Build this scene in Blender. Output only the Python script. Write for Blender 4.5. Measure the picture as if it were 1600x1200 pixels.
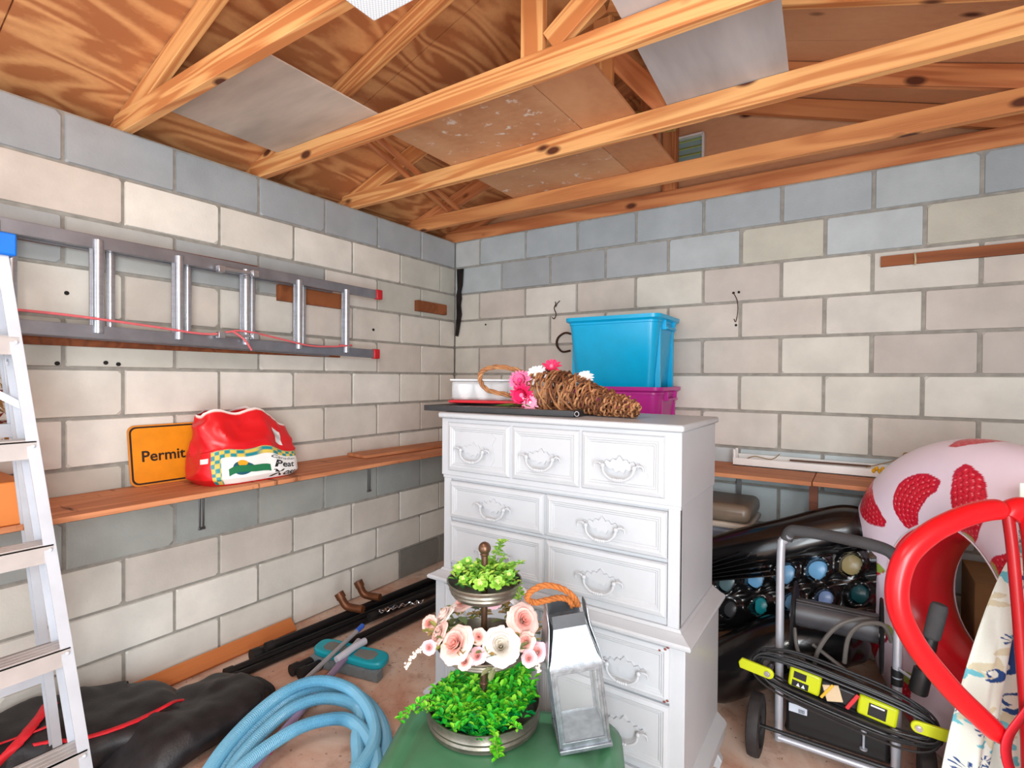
import bpy, math, random
from mathutils import Vector, Matrix, noise
import numpy as np
random.seed(7)
D = bpy.data
SC = bpy.context.scene
for o in list(D.objects): D.objects.remove(o)
COL = SC.collection
PI = math.pi

# ------------------------------------------------------------------ camera
YAW, PIT, ROL = 0.585735, -0.011779, 0.0070112
cam_d = D.cameras.new('camera'); cam = D.objects.new('camera', cam_d); COL.objects.link(cam)
fw = Vector((-math.sin(YAW)*math.cos(PIT), math.cos(YAW)*math.cos(PIT), math.sin(PIT)))
r0 = Vector((math.cos(YAW), math.sin(YAW), 0)); u0 = r0.cross(fw)
r1 = r0*math.cos(ROL)+u0*math.sin(ROL); u1 = -r0*math.sin(ROL)+u0*math.cos(ROL)
M = Matrix((r1, u1, -fw)).transposed().to_4x4()
M.translation = Vector((2.64172, -3.17332, 1.39599))
cam.matrix_world = M
cam_d.sensor_width = 36; cam_d.lens = 825.914/1600*36; cam_d.clip_start = .05
SC.camera = cam
# ------------------------------------------------------------------ light
W = D.worlds.new('world'); SC.world = W; W.use_nodes = True
bg = W.node_tree.nodes['Background']; bg.inputs[0].default_value = (.82, .91, 1, 1); bg.inputs[1].default_value = 1.6
def area(name, loc, target, sx, sy, power, color):
    l = D.lights.new(name, 'AREA'); l.shape = 'RECTANGLE'; l.size = sx; l.size_y = sy; l.energy = power; l.color = color
    o = D.objects.new(name, l); COL.objects.link(o); o.location = loc
    o.rotation_euler = (Vector(target)-Vector(loc)).to_track_quat('-Z', 'Y').to_euler(); return o
area('doorway_daylight', (1.7, -6.6, 1.25), (1.6, 0, 1.3), 3.2, 2.2, 32, (.84, .93, 1))
area('right_fill_light', (3.5, -3.4, 1.0), (0, -1.6, .8), 1.3, 1.8, 92, (.88, .95, 1))  # unseen fill added at the right to brighten left wall and dresser side
area('camera_flash', (2.9, -4.0, 1.80), (1.5, -.6, 1.45), .3, .3, 13, (1, .985, .95))
area('ceiling_lamp', (1.68, -2.775, 2.335), (1.6, -2.6, 0), .28, 1.1, 9, (.95, .98, 1))
SC.view_settings.view_transform = 'Standard'; SC.view_settings.look = 'None'; SC.view_settings.gamma = 1
SC.view_settings.exposure = 0.54; SC.view_settings.use_curve_mapping = False

# ------------------------------------------------------------------ materials
def L(c):
    if isinstance(c, str): c = tuple(int(c[i:i+2], 16) for i in (0, 2, 4))
    return tuple(((x/255)/12.92 if x/255 <= .04045 else ((x/255+.055)/1.055)**2.4) for x in c[:3])+(1,)
class NT:
    def __init__(s, name):
        s.m = D.materials.new(name); s.m.use_nodes = True; s.t = s.m.node_tree; s.n = s.t.nodes
        s.b = s.n['Principled BSDF']
    def new(s, t, **k):
        n = s.n.new(t)
        for a, b in k.items(): setattr(n, a, b)
        return n
    def link(s, a, b): s.t.links.new(a, b)
    def coord(s, scale=(1, 1, 1), kind='Object', rot=(0, 0, 0)):
        c = s.new('ShaderNodeTexCoord'); m = s.new('ShaderNodeMapping')
        m.inputs['Scale'].default_value = scale; m.inputs['Rotation'].default_value = rot
        s.link(c.outputs[kind], m.inputs['Vector']); return m.outputs[0]
    def noise(s, vec, scale=5, detail=3, rough=.55, dist=0):
        n = s.new('ShaderNodeTexNoise'); n.inputs['Scale'].default_value = scale; n.inputs['Detail'].default_value = detail
        n.inputs['Roughness'].default_value = rough; n.inputs['Distortion'].default_value = dist
        s.link(vec, n.inputs['Vector']); return n.outputs['Fac']
    def ramp(s, fac, stops, interp='LINEAR'):
        r = s.new('ShaderNodeValToRGB'); e = r.color_ramp.elements; r.color_ramp.interpolation = interp
        while len(e) < len(stops): e.new(.5)
        for i, (p, c) in enumerate(stops): e[i].position = p; e[i].color = c if len(c) == 4 else L(c)
        s.link(fac, r.inputs[0]); return r.outputs[0]
    def mix(s, fac, a, b, mode='MIX'):
        m = s.new('ShaderNodeMix', data_type='RGBA', blend_type=mode)
        for i, v in ((0, fac), (6, a), (7, b)):
            if hasattr(v, 'is_linked'): s.link(v, m.inputs[i])
            else: m.inputs[i].default_value = v
        return m.outputs[2]
    def math(s, op, a, b=0, c=None):
        m = s.new('ShaderNodeMath', operation=op)
        for i, v in enumerate((a, b, c)):
            if v is None: continue
            if hasattr(v, 'is_linked'): s.link(v, m.inputs[i])
            else: m.inputs[i].default_value = v
        return m.outputs[0]
    def bump(s, h, strength=.2, dist=.01):
        b = s.new('ShaderNodeBump'); b.inputs['Strength'].default_value = strength; b.inputs['Distance'].default_value = dist
        s.link(h, b.inputs['Height']); s.link(b.outputs[0], s.b.inputs['Normal'])
    def base(s, c):
        if hasattr(c, 'is_linked'): s.link(c, s.b.inputs['Base Color'])
        else: s.b.inputs['Base Color'].default_value = c
MC = {}
def plain(name, c, rough=.5, metal=0, var=.06, scale=12, spec=.5, bump=0, trans=0, alpha=1, emit=None, coat=0, stretch=(1, 1, 1)):
    if name in MC: return MC[name]
    t = NT(name); c = L(c); b = t.b
    v = t.coord(stretch); n = t.noise(v, scale, 4)
    lo = tuple(x*(1-var*2) for x in c[:3])+(1,); hi = tuple(min(1, x*(1+var)) for x in c[:3])+(1,)
    t.base(t.ramp(n, [(.3, lo), (.7, hi)]))
    b.inputs['Roughness'].default_value = rough; b.inputs['Metallic'].default_value = metal
    b.inputs['Specular IOR Level'].default_value = spec; b.inputs['Transmission Weight'].default_value = trans
    b.inputs['Alpha'].default_value = alpha; b.inputs['Coat Weight'].default_value = coat
    if bump: t.bump(t.noise(v, scale*6, 4), bump, .004)
    if emit: b.inputs['Emission Color'].default_value = L(emit[0]); b.inputs['Emission Strength'].default_value = emit[1]
    MC[name] = t.m; return t.m
def wood(name, light, dark, freq=26, scale=1.6, stretch=(.35, 4, 4), rough=.65, knots=True, contrast=1, dirt=None):
    """long grain along local x"""
    if name in MC: return MC[name]
    t = NT(name); inf = t.new('ShaderNodeObjectInfo')
    c = t.new('ShaderNodeTexCoord'); add = t.new('ShaderNodeVectorMath', operation='ADD')
    cmb = t.new('ShaderNodeCombineXYZ'); t.link(t.math('MULTIPLY', inf.outputs['Random'], 37), cmb.inputs[0]); t.link(t.math('MULTIPLY', inf.outputs['Random'], 11), cmb.inputs[1])
    t.link(c.outputs['Object'], add.inputs[0]); t.link(cmb.outputs[0], add.inputs[1])
    m = t.new('ShaderNodeMapping'); m.inputs['Scale'].default_value = stretch; t.link(add.outputs[0], m.inputs[0])
    n = t.noise(m.outputs[0], scale, 2, .45, .6)
    s = t.math('SINE', t.math('MULTIPLY', n, freq*2))
    s = t.math('MULTIPLY_ADD', s, .5, .5)
    m2 = t.new('ShaderNodeMapping'); m2.inputs['Scale'].default_value = (stretch[0]*6, stretch[1]*14, stretch[2]*14); t.link(add.outputs[0], m2.inputs[0])
    f = t.noise(m2.outputs[0], 3, 3)
    g = t.math('MULTIPLY_ADD', f, .5, t.math('MULTIPLY', s, .55*contrast))
    col = t.ramp(g, [(.15, light), (.55, tuple((a*2+b)/3 for a, b in zip(light, dark))), (.95, dark)])
    big = t.noise(add.outputs[0], 1.3, 2)
    col = t.mix(t.math('MULTIPLY', big, .5), col, tuple(x*.86 for x in L(light)[:3])+(1,), 'MIX')
    if knots:
        vo = t.new('ShaderNodeTexVoronoi'); vo.inputs['Scale'].default_value = 1; vo.inputs['Randomness'].default_value = 1
        m3 = t.new('ShaderNodeMapping'); m3.inputs['Scale'].default_value = (3.2, 6.5, 6.5); t.link(add.outputs[0], m3.inputs[0]); t.link(m3.outputs[0], vo.inputs['Vector'])
        k = t.ramp(vo.outputs['Distance'], [(.09, (1, 1, 1, 1)), (.16, (0, 0, 0, 1))])
        col = t.mix(k, col, L((92, 48, 28)))
    if dirt:
        dn = t.noise(t.coord(dirt[2]), dirt[3], 5, .6)
        col = t.mix(t.ramp(dn, [(dirt[1], (0, 0, 0, 1)), (dirt[1]+.08, (1, 1, 1, 1))]), col, L(dirt[0]))
    t.base(col); t.b.inputs['Roughness'].default_value = rough; t.b.inputs['Specular IOR Level'].default_value = .3
    t.bump(g, .12, .004); MC[name] = t.m; return t.m
def vcol(name, rough=.5, spec=.4, bump=0, bscale=60, noise_var=.08, nscale=9, metal=0, coat=0):
    if name in MC: return MC[name]
    t = NT(name); a = t.new('ShaderNodeVertexColor'); a.layer_name = 'Col'
    n = t.noise(t.coord(), nscale, 5)
    dark = t.mix(1.0, a.outputs[0], (1-noise_var*2.5,)*3+(1,), 'MULTIPLY')
    t.base(t.mix(t.ramp(n, [(.35, (1, 1, 1, 1)), (.65, (0, 0, 0, 1))]), a.outputs[0], dark))
    t.b.inputs['Roughness'].default_value = rough; t.b.inputs['Specular IOR Level'].default_value = spec
    t.b.inputs['Metallic'].default_value = metal; t.b.inputs['Coat Weight'].default_value = coat
    if bump: t.bump(t.noise(t.coord(), bscale, 4), bump, .004)
    MC[name] = t.m; return t.m

# ------------------------------------------------------------------ mesh builder
def fr(x, up=(0, 0, 1)):
    x = Vector(x).normalized(); up = Vector(up)
    if abs(x.dot(up)) > .98: up = Vector((0, 1, 0))
    y = up.cross(x).normalized(); z = x.cross(y); return Matrix((x, y, z)).transposed()
def smooth(pts, k=8, closed=False):
    P = [Vector(p) for p in pts]; n = len(P); out = []
    rng = range(n) if closed else range(n-1)
    for i in rng:
        if closed: a, b, c, d = P[(i-1) % n], P[i], P[(i+1) % n], P[(i+2) % n]
        else: a, b, c, d = P[max(i-1, 0)], P[i], P[i+1], P[min(i+2, n-1)]
        for j in range(k):
            t = j/k
            out.append(.5*((2*b)+(c-a)*t+(2*a-5*b+4*c-d)*t*t+(3*b-a-3*c+d)*t**3))
    if not closed: out.append(P[-1])
    return out
class MB:
    def __init__(s): s.v = []; s.f = []; s.c = None
    def add(s, vs, fs, col=None):
        k = len(s.v); s.v += [tuple(v) for v in vs]; s.f += [tuple(i+k for i in f) for f in fs]
        if col is not None:
            if s.c is None: s.c = [(1, 1, 1, 1)]*k
            s.c += [col]*len(vs) if not isinstance(col, list) else col
        elif s.c is not None: s.c += [(1, 1, 1, 1)]*len(vs)
        return s
    def box(s, c, d, R=None, col=None, taper=None):
        c = Vector(c); R = R or Matrix.Identity(3); vs = []
        for z in (-.5, .5):
            for x, y in ((-.5, -.5), (.5, -.5), (.5, .5), (-.5, .5)):
                k = taper if (taper and z < 0) else 1
                vs.append(c+R@Vector((x*d[0]*k, y*d[1]*k, z*d[2])))
        return s.add(vs, [(3, 2, 1, 0), (4, 5, 6, 7), (0, 1, 5, 4), (1, 2, 6, 5), (2, 3, 7, 6), (3, 0, 4, 7)], col)
    def span(s, a, b, col=None):
        return s.box([(x+y)/2 for x, y in zip(a, b)], [abs(x-y) for x, y in zip(a, b)], col=col)
    def bar(s, a, b, w, h, up=(0, 0, 1), col=None):
        a, b = Vector(a), Vector(b); return s.box((a+b)/2, ((b-a).length, w, h), fr(b-a, up), col)
    def tube(s, pts, r, n=10, closed=False, col=None, flat=None, cap=True):
        P = [Vector(p) for p in pts]; m = len(P); T = []
        for i in range(m):
            a = P[(i-1) % m] if closed else P[max(i-1, 0)]; b = P[(i+1) % m] if closed else P[min(i+1, m-1)]
            t = (b-a); T.append(t.normalized() if t.length > 1e-9 else Vector((0, 0, 1)))
        up = Vector((0, 0, 1)) if abs(T[0].z) < .9 else Vector((1, 0, 0))
        x = (up-T[0]*up.dot(T[0])).normalized(); vs = []
        for i in range(m):
            x = (x-T[i]*x.dot(T[i])).normalized(); y = T[i].cross(x)
            rr = r[i] if isinstance(r, (list, tuple)) else r
            for j in range(n):
                a = 2*PI*j/n; vs.append(P[i]+x*math.cos(a)*rr*(flat or 1)+y*math.sin(a)*rr)
        fs = []
        for i in range(m if closed else m-1):
            for j in range(n):
                a, b = i*n+j, i*n+(j+1) % n; c, d = ((i+1) % m)*n+(j+1) % n, ((i+1) % m)*n+j
                fs.append((a, b, c, d))
        if not closed and cap: fs += [tuple(reversed(range(n))), tuple(range((m-1)*n, m*n))]
        return s.add(vs, fs, col)
    def lathe(s, prof, c=(0, 0, 0), n=24, R=None, col=None, closed=False):
        R = R or Matrix.Identity(3); c = Vector(c); vs = []; m = len(prof)
        for r, z in prof:
            for j in range(n):
                a = 2*PI*j/n; vs.append(c+R@Vector((r*math.cos(a), r*math.sin(a), z)))
        fs = [(i*n+j, i*n+(j+1) % n, (i+1)*n+(j+1) % n, (i+1)*n+j) for i in range(m-1) for j in range(n)]
        if closed: fs += [((m-1)*n+j, (m-1)*n+(j+1) % n, (j+1) % n, j) for j in range(n)]
        else:
            if prof[0][0] > 1e-5: fs.append(tuple(reversed(range(n))))
            if prof[-1][0] > 1e-5: fs.append(tuple(range((m-1)*n, m*n)))
        return s.add(vs, fs, col)
    def cyl(s, a, b, r, n=20, col=None):
        a, b = Vector(a), Vector(b); z = (b-a).normalized(); up = Vector((0, 0, 1)) if abs(z.z) < .9 else Vector((1, 0, 0))
        x = up.cross(z).normalized(); R = Matrix((x, z.cross(x), z)).transposed()
        return s.lathe([(r, 0), (r, (b-a).length)], a, n, R, col)
    def ball(s, c, r, n=12, sc=(1, 1, 1), R=None, col=None):
        R = R or Matrix.Identity(3); c = Vector(c); vs = []; m = max(5, n//2+1)
        for i in range(m):
            p = PI*i/(m-1)
            for j in range(n):
                a = 2*PI*j/n; vs.append(c+R@Vector((r*sc[0]*math.sin(p)*math.cos(a), r*sc[1]*math.sin(p)*math.sin(a), r*sc[2]*math.cos(p))))
        fs = [(i*n+j, (i+1)*n+j, (i+1)*n+(j+1) % n, i*n+(j+1) % n) for i in range(m-1) for j in range(n)]
        return s.add(vs, fs, col)
    def grid(s, fn, nu, nv, cu=False, cv=False, colfn=None):
        vs = []; cs = []
        for i in range(nu):
            for j in range(nv):
                u = i/(nu if cu else nu-1); v = j/(nv if cv else nv-1); vs.append(fn(u, v))
                if colfn: cs.append(colfn(u, v))
        fs = [(i*nv+j, ((i+1) % nu)*nv+j, ((i+1) % nu)*nv+(j+1) % nv, i*nv+(j+1) % nv) for i in range(nu if cu else nu-1) for j in range(nv if cv else nv-1)]
        return s.add(vs, fs, cs if colfn else None)
    def prism(s, out, th, o=(0, 0, 0), R=None, col=None):
        """outline in local x,z ; thickness along local y (0..th)"""
        R = R or Matrix.Identity(3); o = Vector(o); n = len(out)
        vs = [o+R@Vector((x, 0, z)) for x, z in out]+[o+R@Vector((x, th, z)) for x, z in out]
        fs = [tuple(range(n)), tuple(reversed(range(n, 2*n)))]+[((i+1) % n, i, n+i, n+(i+1) % n) for i in range(n)]
        return s.add(vs, fs, col)
    def build(s, name, mat, parent=None, bev=0, sm=35, loc=None, rot=None, seg=2):
        me = D.meshes.new(name); me.from_pydata(s.v, [], s.f); me.validate(); me.update()
        if s.c is not None:
            a = me.color_attributes.new('Col', 'FLOAT_COLOR', 'POINT'); a.data.foreach_set('color', np.array(s.c, dtype=np.float32).ravel())
        me.materials.append(mat); ob = D.objects.new(name, me); COL.objects.link(ob)
        if sm:
            me.shade_smooth(); me.set_sharp_from_angle(angle=math.radians(sm))
        if bev:
            b = ob.modifiers.new('bevel', 'BEVEL'); b.width = bev; b.segments = seg; b.limit_method = 'ANGLE'; b.angle_limit = math.radians(40); b.harden_normals = False
        if loc is not None: ob.location = loc
        if rot is not None: ob.rotation_euler = rot
        if parent: ob.parent = parent
        return ob
def thing(name, label, cat, loc=(0, 0, 0), rot=(0, 0, 0), group=None):
    o = D.objects.new(name, None); COL.objects.link(o); o.location = loc; o.rotation_euler = rot
    o.empty_display_size = .05; return tag(o, label, cat, group)
def tag(o, label, cat, group=None):
    o['label'] = label; o['category'] = cat
    if group: o['group'] = group
    return o
def struct(o): o['kind'] = 'structure'; return o
def copy_tree(o, parent=None):
    c = o.copy(); COL.objects.link(c); c.parent = parent
    for ch in o.children: copy_tree(ch, c)
    return c
def rim_text(txt, size, mat, name, parent, fn, bold=0, ital=0):
    """text turned into a mesh and mapped through fn(x, y) -> point"""
    cu = D.curves.new('lettering', 'FONT'); cu.body = txt; cu.size = size; cu.offset = bold; cu.shear = ital; cu.resolution_u = 3
    o = D.objects.new('lettering', cu); COL.objects.link(o)
    bpy.context.view_layer.update()
    me = D.meshes.new_from_object(o.evaluated_get(bpy.context.evaluated_depsgraph_get()))
    D.objects.remove(o); me.name = name
    for v in me.vertices: v.co = fn(v.co.x, v.co.y)
    me.materials.clear(); me.materials.append(mat)
    ob = D.objects.new(name, me); COL.objects.link(ob); ob.parent = parent; return ob

B = .2032
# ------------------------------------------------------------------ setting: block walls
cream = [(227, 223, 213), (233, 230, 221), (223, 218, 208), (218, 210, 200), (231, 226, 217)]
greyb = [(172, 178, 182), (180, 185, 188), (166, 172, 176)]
pale = [(206, 212, 206), (198, 206, 206), (212, 214, 204)]
blockmat = vcol('painted_concrete_block', .85, .25, .25, 90, .055, 5)
mortar = plain('mortar', (160, 156, 148), .95, var=.12, scale=20, bump=.5, spec=.2)
def block_wall(name, off_odd, length, P, face_dir, colour):
    """P(a, z, d): a = distance along the wall, d = out of the wall face"""
    mb = MB(); rnd = random.Random(name)
    for c in range(1, 13):
        z0 = (12-c)*B; z1 = z0+B
        j = off_odd+(0 if c % 2 else B); js = []
        while j > .07: j -= 2*B
        if j < -.001: j += 2*B
        if j < .07: j += 2*B
        js = [0]
        while j < length: js.append(j); j += 2*B
        js.append(length)
        for a, b in zip(js[:-1], js[1:]):
            if b-a < .01: continue
            g0 = .0045+rnd.random()*.002; g1 = .0045+rnd.random()*.002; h0 = .004+rnd.random()*.0015
            a0, a1, b0, b1 = a+g0, b-g1, z0+h0, z1-h0; d = .0+rnd.random()*.0035; e = .004
            base = colour(c, (a+b)/2, rnd); k = 1+(rnd.random()-.5)*.07
            col = L(tuple(min(255, x*k) for x in base))
            # outer ring (back), inner ring (front) with slightly broken corners
            ring = [(a0, b0), (a1, b0), (a1, b1), (a0, b1)]; vs = []
            for q in ring: vs.append(P(q[0], q[1], -.012))
            inn = []
            for (qa, qz), (sa, sz) in zip(ring, ((1, 1), (-1, 1), (-1, -1), (1, -1))):
                ch = .004+rnd.random()**3*.016; first = (qa+sa*e, qz+sz*(e+ch)); second = (qa+sa*(e+ch), qz+sz*e)
                inn += [first, second] if sa*sz > 0 else [second, first]
            vs += [P(q[0], q[1], d) for q in inn]
            fs = [tuple(range(4, 12)), (0, 1, 6, 5), (1, 2, 8, 7), (2, 3, 10, 9), (3, 0, 4, 11), (0, 5, 4), (1, 7, 6), (2, 9, 8), (3, 11, 10)]
            if face_dir < 0: fs = [tuple(reversed(f)) for f in fs]
            mb.add(vs, fs, col)
    return mb
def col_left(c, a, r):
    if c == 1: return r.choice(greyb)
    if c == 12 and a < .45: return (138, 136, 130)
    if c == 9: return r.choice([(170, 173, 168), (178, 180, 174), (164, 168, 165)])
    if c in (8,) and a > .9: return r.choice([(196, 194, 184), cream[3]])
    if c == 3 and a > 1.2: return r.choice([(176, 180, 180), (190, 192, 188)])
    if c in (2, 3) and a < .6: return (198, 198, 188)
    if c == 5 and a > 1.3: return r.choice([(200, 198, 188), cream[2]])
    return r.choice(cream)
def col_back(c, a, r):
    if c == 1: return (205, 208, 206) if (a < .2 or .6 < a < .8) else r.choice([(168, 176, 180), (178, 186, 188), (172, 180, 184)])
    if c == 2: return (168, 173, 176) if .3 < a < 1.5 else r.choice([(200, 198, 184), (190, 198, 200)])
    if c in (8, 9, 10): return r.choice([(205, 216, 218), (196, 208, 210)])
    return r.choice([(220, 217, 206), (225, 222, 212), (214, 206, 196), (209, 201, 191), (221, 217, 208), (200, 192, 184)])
# left wall: plane x = 0, runs to -y
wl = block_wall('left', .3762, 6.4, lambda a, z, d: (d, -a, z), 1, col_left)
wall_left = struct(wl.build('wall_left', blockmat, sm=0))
struct(MB().span((-.2, -6.4, 0), (-.007, .2, 2.44)).build('mortar_bed', mortar, wall_left, sm=0))
wb = block_wall('back', .2376, 3.55, lambda a, z, d: (a, -d, z), -1, col_back)
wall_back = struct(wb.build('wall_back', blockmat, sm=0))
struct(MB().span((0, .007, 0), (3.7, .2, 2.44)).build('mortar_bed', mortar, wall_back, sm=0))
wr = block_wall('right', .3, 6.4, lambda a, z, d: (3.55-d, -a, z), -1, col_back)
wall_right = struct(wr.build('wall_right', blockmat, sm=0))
struct(MB().span((3.557, -6.4, 0), (3.75, 0, 2.44)).build('mortar_bed', mortar, wall_right, sm=0))
# small drilled holes in the block faces
hole = plain('hole_dark', (28, 26, 24), .9)
hb = MB()
for y, z in ((-2.40, 1.72), (-2.27, 1.447), (-2.225, 1.442), (-1.02, 1.73), (-2.43, 1.44), (-.82, 1.70)):
    hb.cyl((.001, y, z), (.0055, y, z), .0085, 10)
struct(hb.build('drill_hole', hole, wall_left))
hb = MB()
for x, z in ((2.03, 1.882), (2.058, 1.884), (2.045, 1.70), (.3, 1.79)): hb.cyl((x, -.0055, z), (x, -.001, z), .007, 10)
struct(hb.build('drill_hole', hole, wall_back))
# floor
t = NT('stained_concrete_floor'); v = t.coord()
n1 = t.noise(v, 1.9, 7, .62, .4); n2 = t.noise(v, 9, 5, .6); n3 = t.noise(v, 38, 4)
c = t.ramp(n1, [(.36, (190, 136, 112)), (.47, (212, 174, 152)), (.58, (226, 202, 184)), (.72, (216, 198, 184))])
c = t.mix(t.ramp(n2, [(.55, (0, 0, 0, 1)), (.72, (.6, .6, .6, 1))]), c, L((150, 104, 84)))
c = t.mix(t.ramp(n3, [(.64, (0, 0, 0, 1)), (.68, (.7, .7, .7, 1))]), c, L((110, 72, 58)))
t.base(c); t.b.inputs['Roughness'].default_value = .6; t.bump(n2, .15, .01)
floor = struct(MB().span((-.2, -6.8, -.1), (3.75, .2, 0)).build('floor', t.m, sm=0))

# ------------------------------------------------------------------ roof deck
RX, RZ = 1.68, 3.105; SL = 1/3.02; SA = math.atan(SL)
ply = wood('roof_plywood', (226, 168, 112), (166, 96, 56), freq=26, scale=1.2, stretch=(3.4, .9, 1), knots=False, contrast=1.4)
ply2 = wood('roof_plywood_right', (226, 174, 132), (184, 120, 86), freq=9, scale=1.0, stretch=(1.1, .8, 1), knots=True, contrast=.6)
Ld = 2.13
dl = MB()
for i, (ya, yb) in enumerate(((-6.6, -2.62), (-2.615, -1.395), (-1.39, -.17), (-.165, .3))):
    dl.span((-Ld, ya, 0), (0, yb, .012))
dl.span((-Ld, -6.6, .0125), (0, .3, .02))
ceil = struct(dl.build('ceiling', ply, loc=(RX, 0, RZ+.004), rot=(0, -SA, 0), sm=0))
dr = MB()
for ya, yb in ((-6.6, -3.0), (-2.995, -1.775), (-1.77, -.555), (-.55, .3)): dr.span((0, ya, 0), (Ld+.1, yb, .012))
dr.span((0, -6.6, .0125), (Ld+.1, .3, .02))
o = struct(dr.build('ceiling', ply2, loc=(RX, 0, RZ+.004), rot=(0, SA, 0), sm=0))
struct(MB().prism([(-.35, 0), (3.85, 0), (3.85, -.04+.02), (3.72, .0), (RX, .68), (-.35, .0)], .012, (0, .07, 2.44)).build('wall_gable', ply2, sm=0))
pine = wood('pine_lumber', (240, 184, 120), (190, 110, 58), freq=20, scale=1.4, stretch=(.4, 8, 8), contrast=1.5)
pine_d = wood('pine_lumber_red', (216, 146, 94), (168, 92, 54), freq=18, scale=1.5, stretch=(.4, 7, 7), contrast=1.2)
struct(MB().span((-.22, -6.6, 2.37), (-.2, .3, 2.56)).build('trim_1', pine_d, sm=0))
struct(MB().span((3.75, -6.6, 2.3), (3.78, .3, 2.56)).build('trim_2', pine_d, sm=0))
def beam(name, a, b, parent, mat, h=.089, w=.038):
    a, b = Vector(a), Vector(b); l = (b-a).length
    return MB().box((0, 0, 0), (l, w, h)).build(name, mat, parent, bev=.002, seg=1, sm=0, loc=(a+b)/2, rot=(b-a).to_track_quat('X', 'Z').to_euler())
def truss(y, label, mat, full=True, bmat=None):
    t = thing('roof_truss', label, 'roof truss', (0, y+.019, 2.44), group='roof trusses')
    beam('bottom_chord', (-.1, 0, .0445), (3.65, 0, .0445), t, bmat or mat)
    zt = RZ-2.44-.05
    for s, ex in ((-1, -2.03), (1, 2.03)):
        beam('top_chord', (RX+ex, 0, zt-abs(ex)*SL), (RX+s*.012, 0, zt), t, mat, w=.0355)
    beam('king_post', (RX-.02, 0, .089), (RX-.02, 0, zt-.06), t, mat, w=.034)
    if full:
        beam('web', (RX+.05, 0, .11), (RX+.48, 0, zt-.48*SL-.06), t, mat, w=.0325)
    return t
TY = (-2.205, -1.59, -.99, -.385, .0)
truss(TY[0], 'pine roof truss nearest, above the stepladder, partly out of frame', pine)
truss(TY[1], 'pine roof truss with the vertical post, just behind the light fixture', pine)
tr3 = truss(TY[2], 'pine roof truss at mid ceiling, third out from the back wall', pine, False)
beam('web', (1.95, .03, .09), (1.56, .03, .56), tr3, pine_d)
truss(TY[3], 'reddish pine roof truss second out from the back wall', pine_d, False, wood('pine_lumber_mid', (222, 156, 98), (176, 104, 60), freq=12, scale=1.5, stretch=(.45, 6, 6)))
truss(TY[4], 'dark reddish roof truss lying along the top of the back wall', pine_d, False)
# loose sheets laid over the chords
def sheet(name, label, cat, pts, z, th, mat, bevel=0):
    mb = MB(); n = len(pts); vs = [(x, y, z) for x, y in pts]+[(x, y, z+th) for x, y in pts]
    mb.add(vs, [tuple(reversed(range(n))), tuple(range(n, 2*n))]+[(i, (i+1) % n, n+(i+1) % n, n+i) for i in range(n)])
    return tag(mb.build(name, mat, sm=0), label, cat)
hard = plain('grey_hardboard', (196, 184, 172), .7, var=.12, scale=3, stretch=(.6, 3, 1))
hard2 = plain('grey_painted_hardboard', (188, 186, 188), .7, var=.13, scale=2.4, stretch=(3, .5, 1))
sheet('hardboard_sheet', 'grey-beige flat board resting on the roof chords near the left wall', 'board', [(.15, -2.19), (.88, -2.19), (.88, -1.56), (.15, -1.56)], 2.5305, .006, hard)
sheet('hardboard_sheet', 'pale grey painted board on the roof chords right of the centre plywood', 'board', [(2.0, -1.68), (2.44, -1.68), (2.40, -.96), (1.95, -.96)], 2.5305, .006, hard2)
plyb = wood('paint_spotted_plywood', (214, 168, 128), (176, 116, 78), freq=7, scale=1.6, stretch=(1.2, .8, 1), knots=False, contrast=.8, dirt=((226, 216, 204), .60, (3, 3, 3), 5))
plyc = wood('clean_plywood', (212, 158, 116), (172, 112, 74), freq=9, scale=1.6, stretch=(1.5, .5, 1), knots=False, contrast=.8)
sheet('plywood_sheet', 'paint-spotted reddish plywood sheet lying on the centre roof chords', 'board', [(.79, -1.44), (1.56, -1.44), (1.56, -.24), (.79, -.3)], 2.5305, .009, plyb)
sheet('plywood_strip', 'narrow clean plywood strip beside the paint-spotted sheet overhead', 'board', [(1.565, -1.44), (1.82, -1.44), (1.80, -.3), (1.565, -.24)], 2.5305, .012, plyc)
for dx, s in ((0, 'left'), (.075, 'right')):
    o = MB().box((0, 0, 0), (1.25, .03, .018)).build('wood_batten', pine_d, sm=0, bev=.001, loc=(.47+dx, -.98, 2.5385), rot=(0, 0, math.atan2(1.1, -.38)))
    tag(o, f'thin wooden batten across the chords by the left wall, {s} one of the two', 'batten', 'thin battens over the chords')
# gable vent
vt = thing('gable_vent', 'small pale louvred vent high in the gable above the back wall', 'vent', (1.745, .05, 2.73))
white = plain('white_paint', (238, 238, 236), .45, var=.03, bump=.05)
f = MB()
for x in (-.1, .1): f.span((x-.006, -.02, -.11), (x+.006, .01, .11))
for z in (-.11, .11): f.span((-.1, -.02, z-.006), (.1, .01, z+.006))
f.build('vent_frame', white, vt)
g1 = plain('vent_glow_green', (186, 200, 110), .5); s = MB()  # yellow-green colour stands in for light showing through the vent
for k in range(5): s.box((0, -.002, -.08+k*.042), (.19, .024, .004), Matrix.Rotation(.7, 3, 'X'))
s.build('louvre', g1, vt, sm=0)
MB().span((-.1, .008, -.11), (.1, .012, .11)).build('screen', plain('vent_screen', (150, 176, 176), .6), vt)  # pale cyan likewise paints in the light behind the louvres
ins = MB(); ins.box((1.76, -.62, 2.66), (.16, .30, .07), Matrix.Rotation(.5, 3, 'Y')@Matrix.Rotation(.4, 3, 'X'))
o = tag(ins.build('insulation_batt', plain('insulation_yellow', (176, 160, 92), .95, var=.2, scale=30, bump=.5), bev=.02), 'scrap of yellow insulation in the gap between overhead boards', 'insulation')
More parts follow.
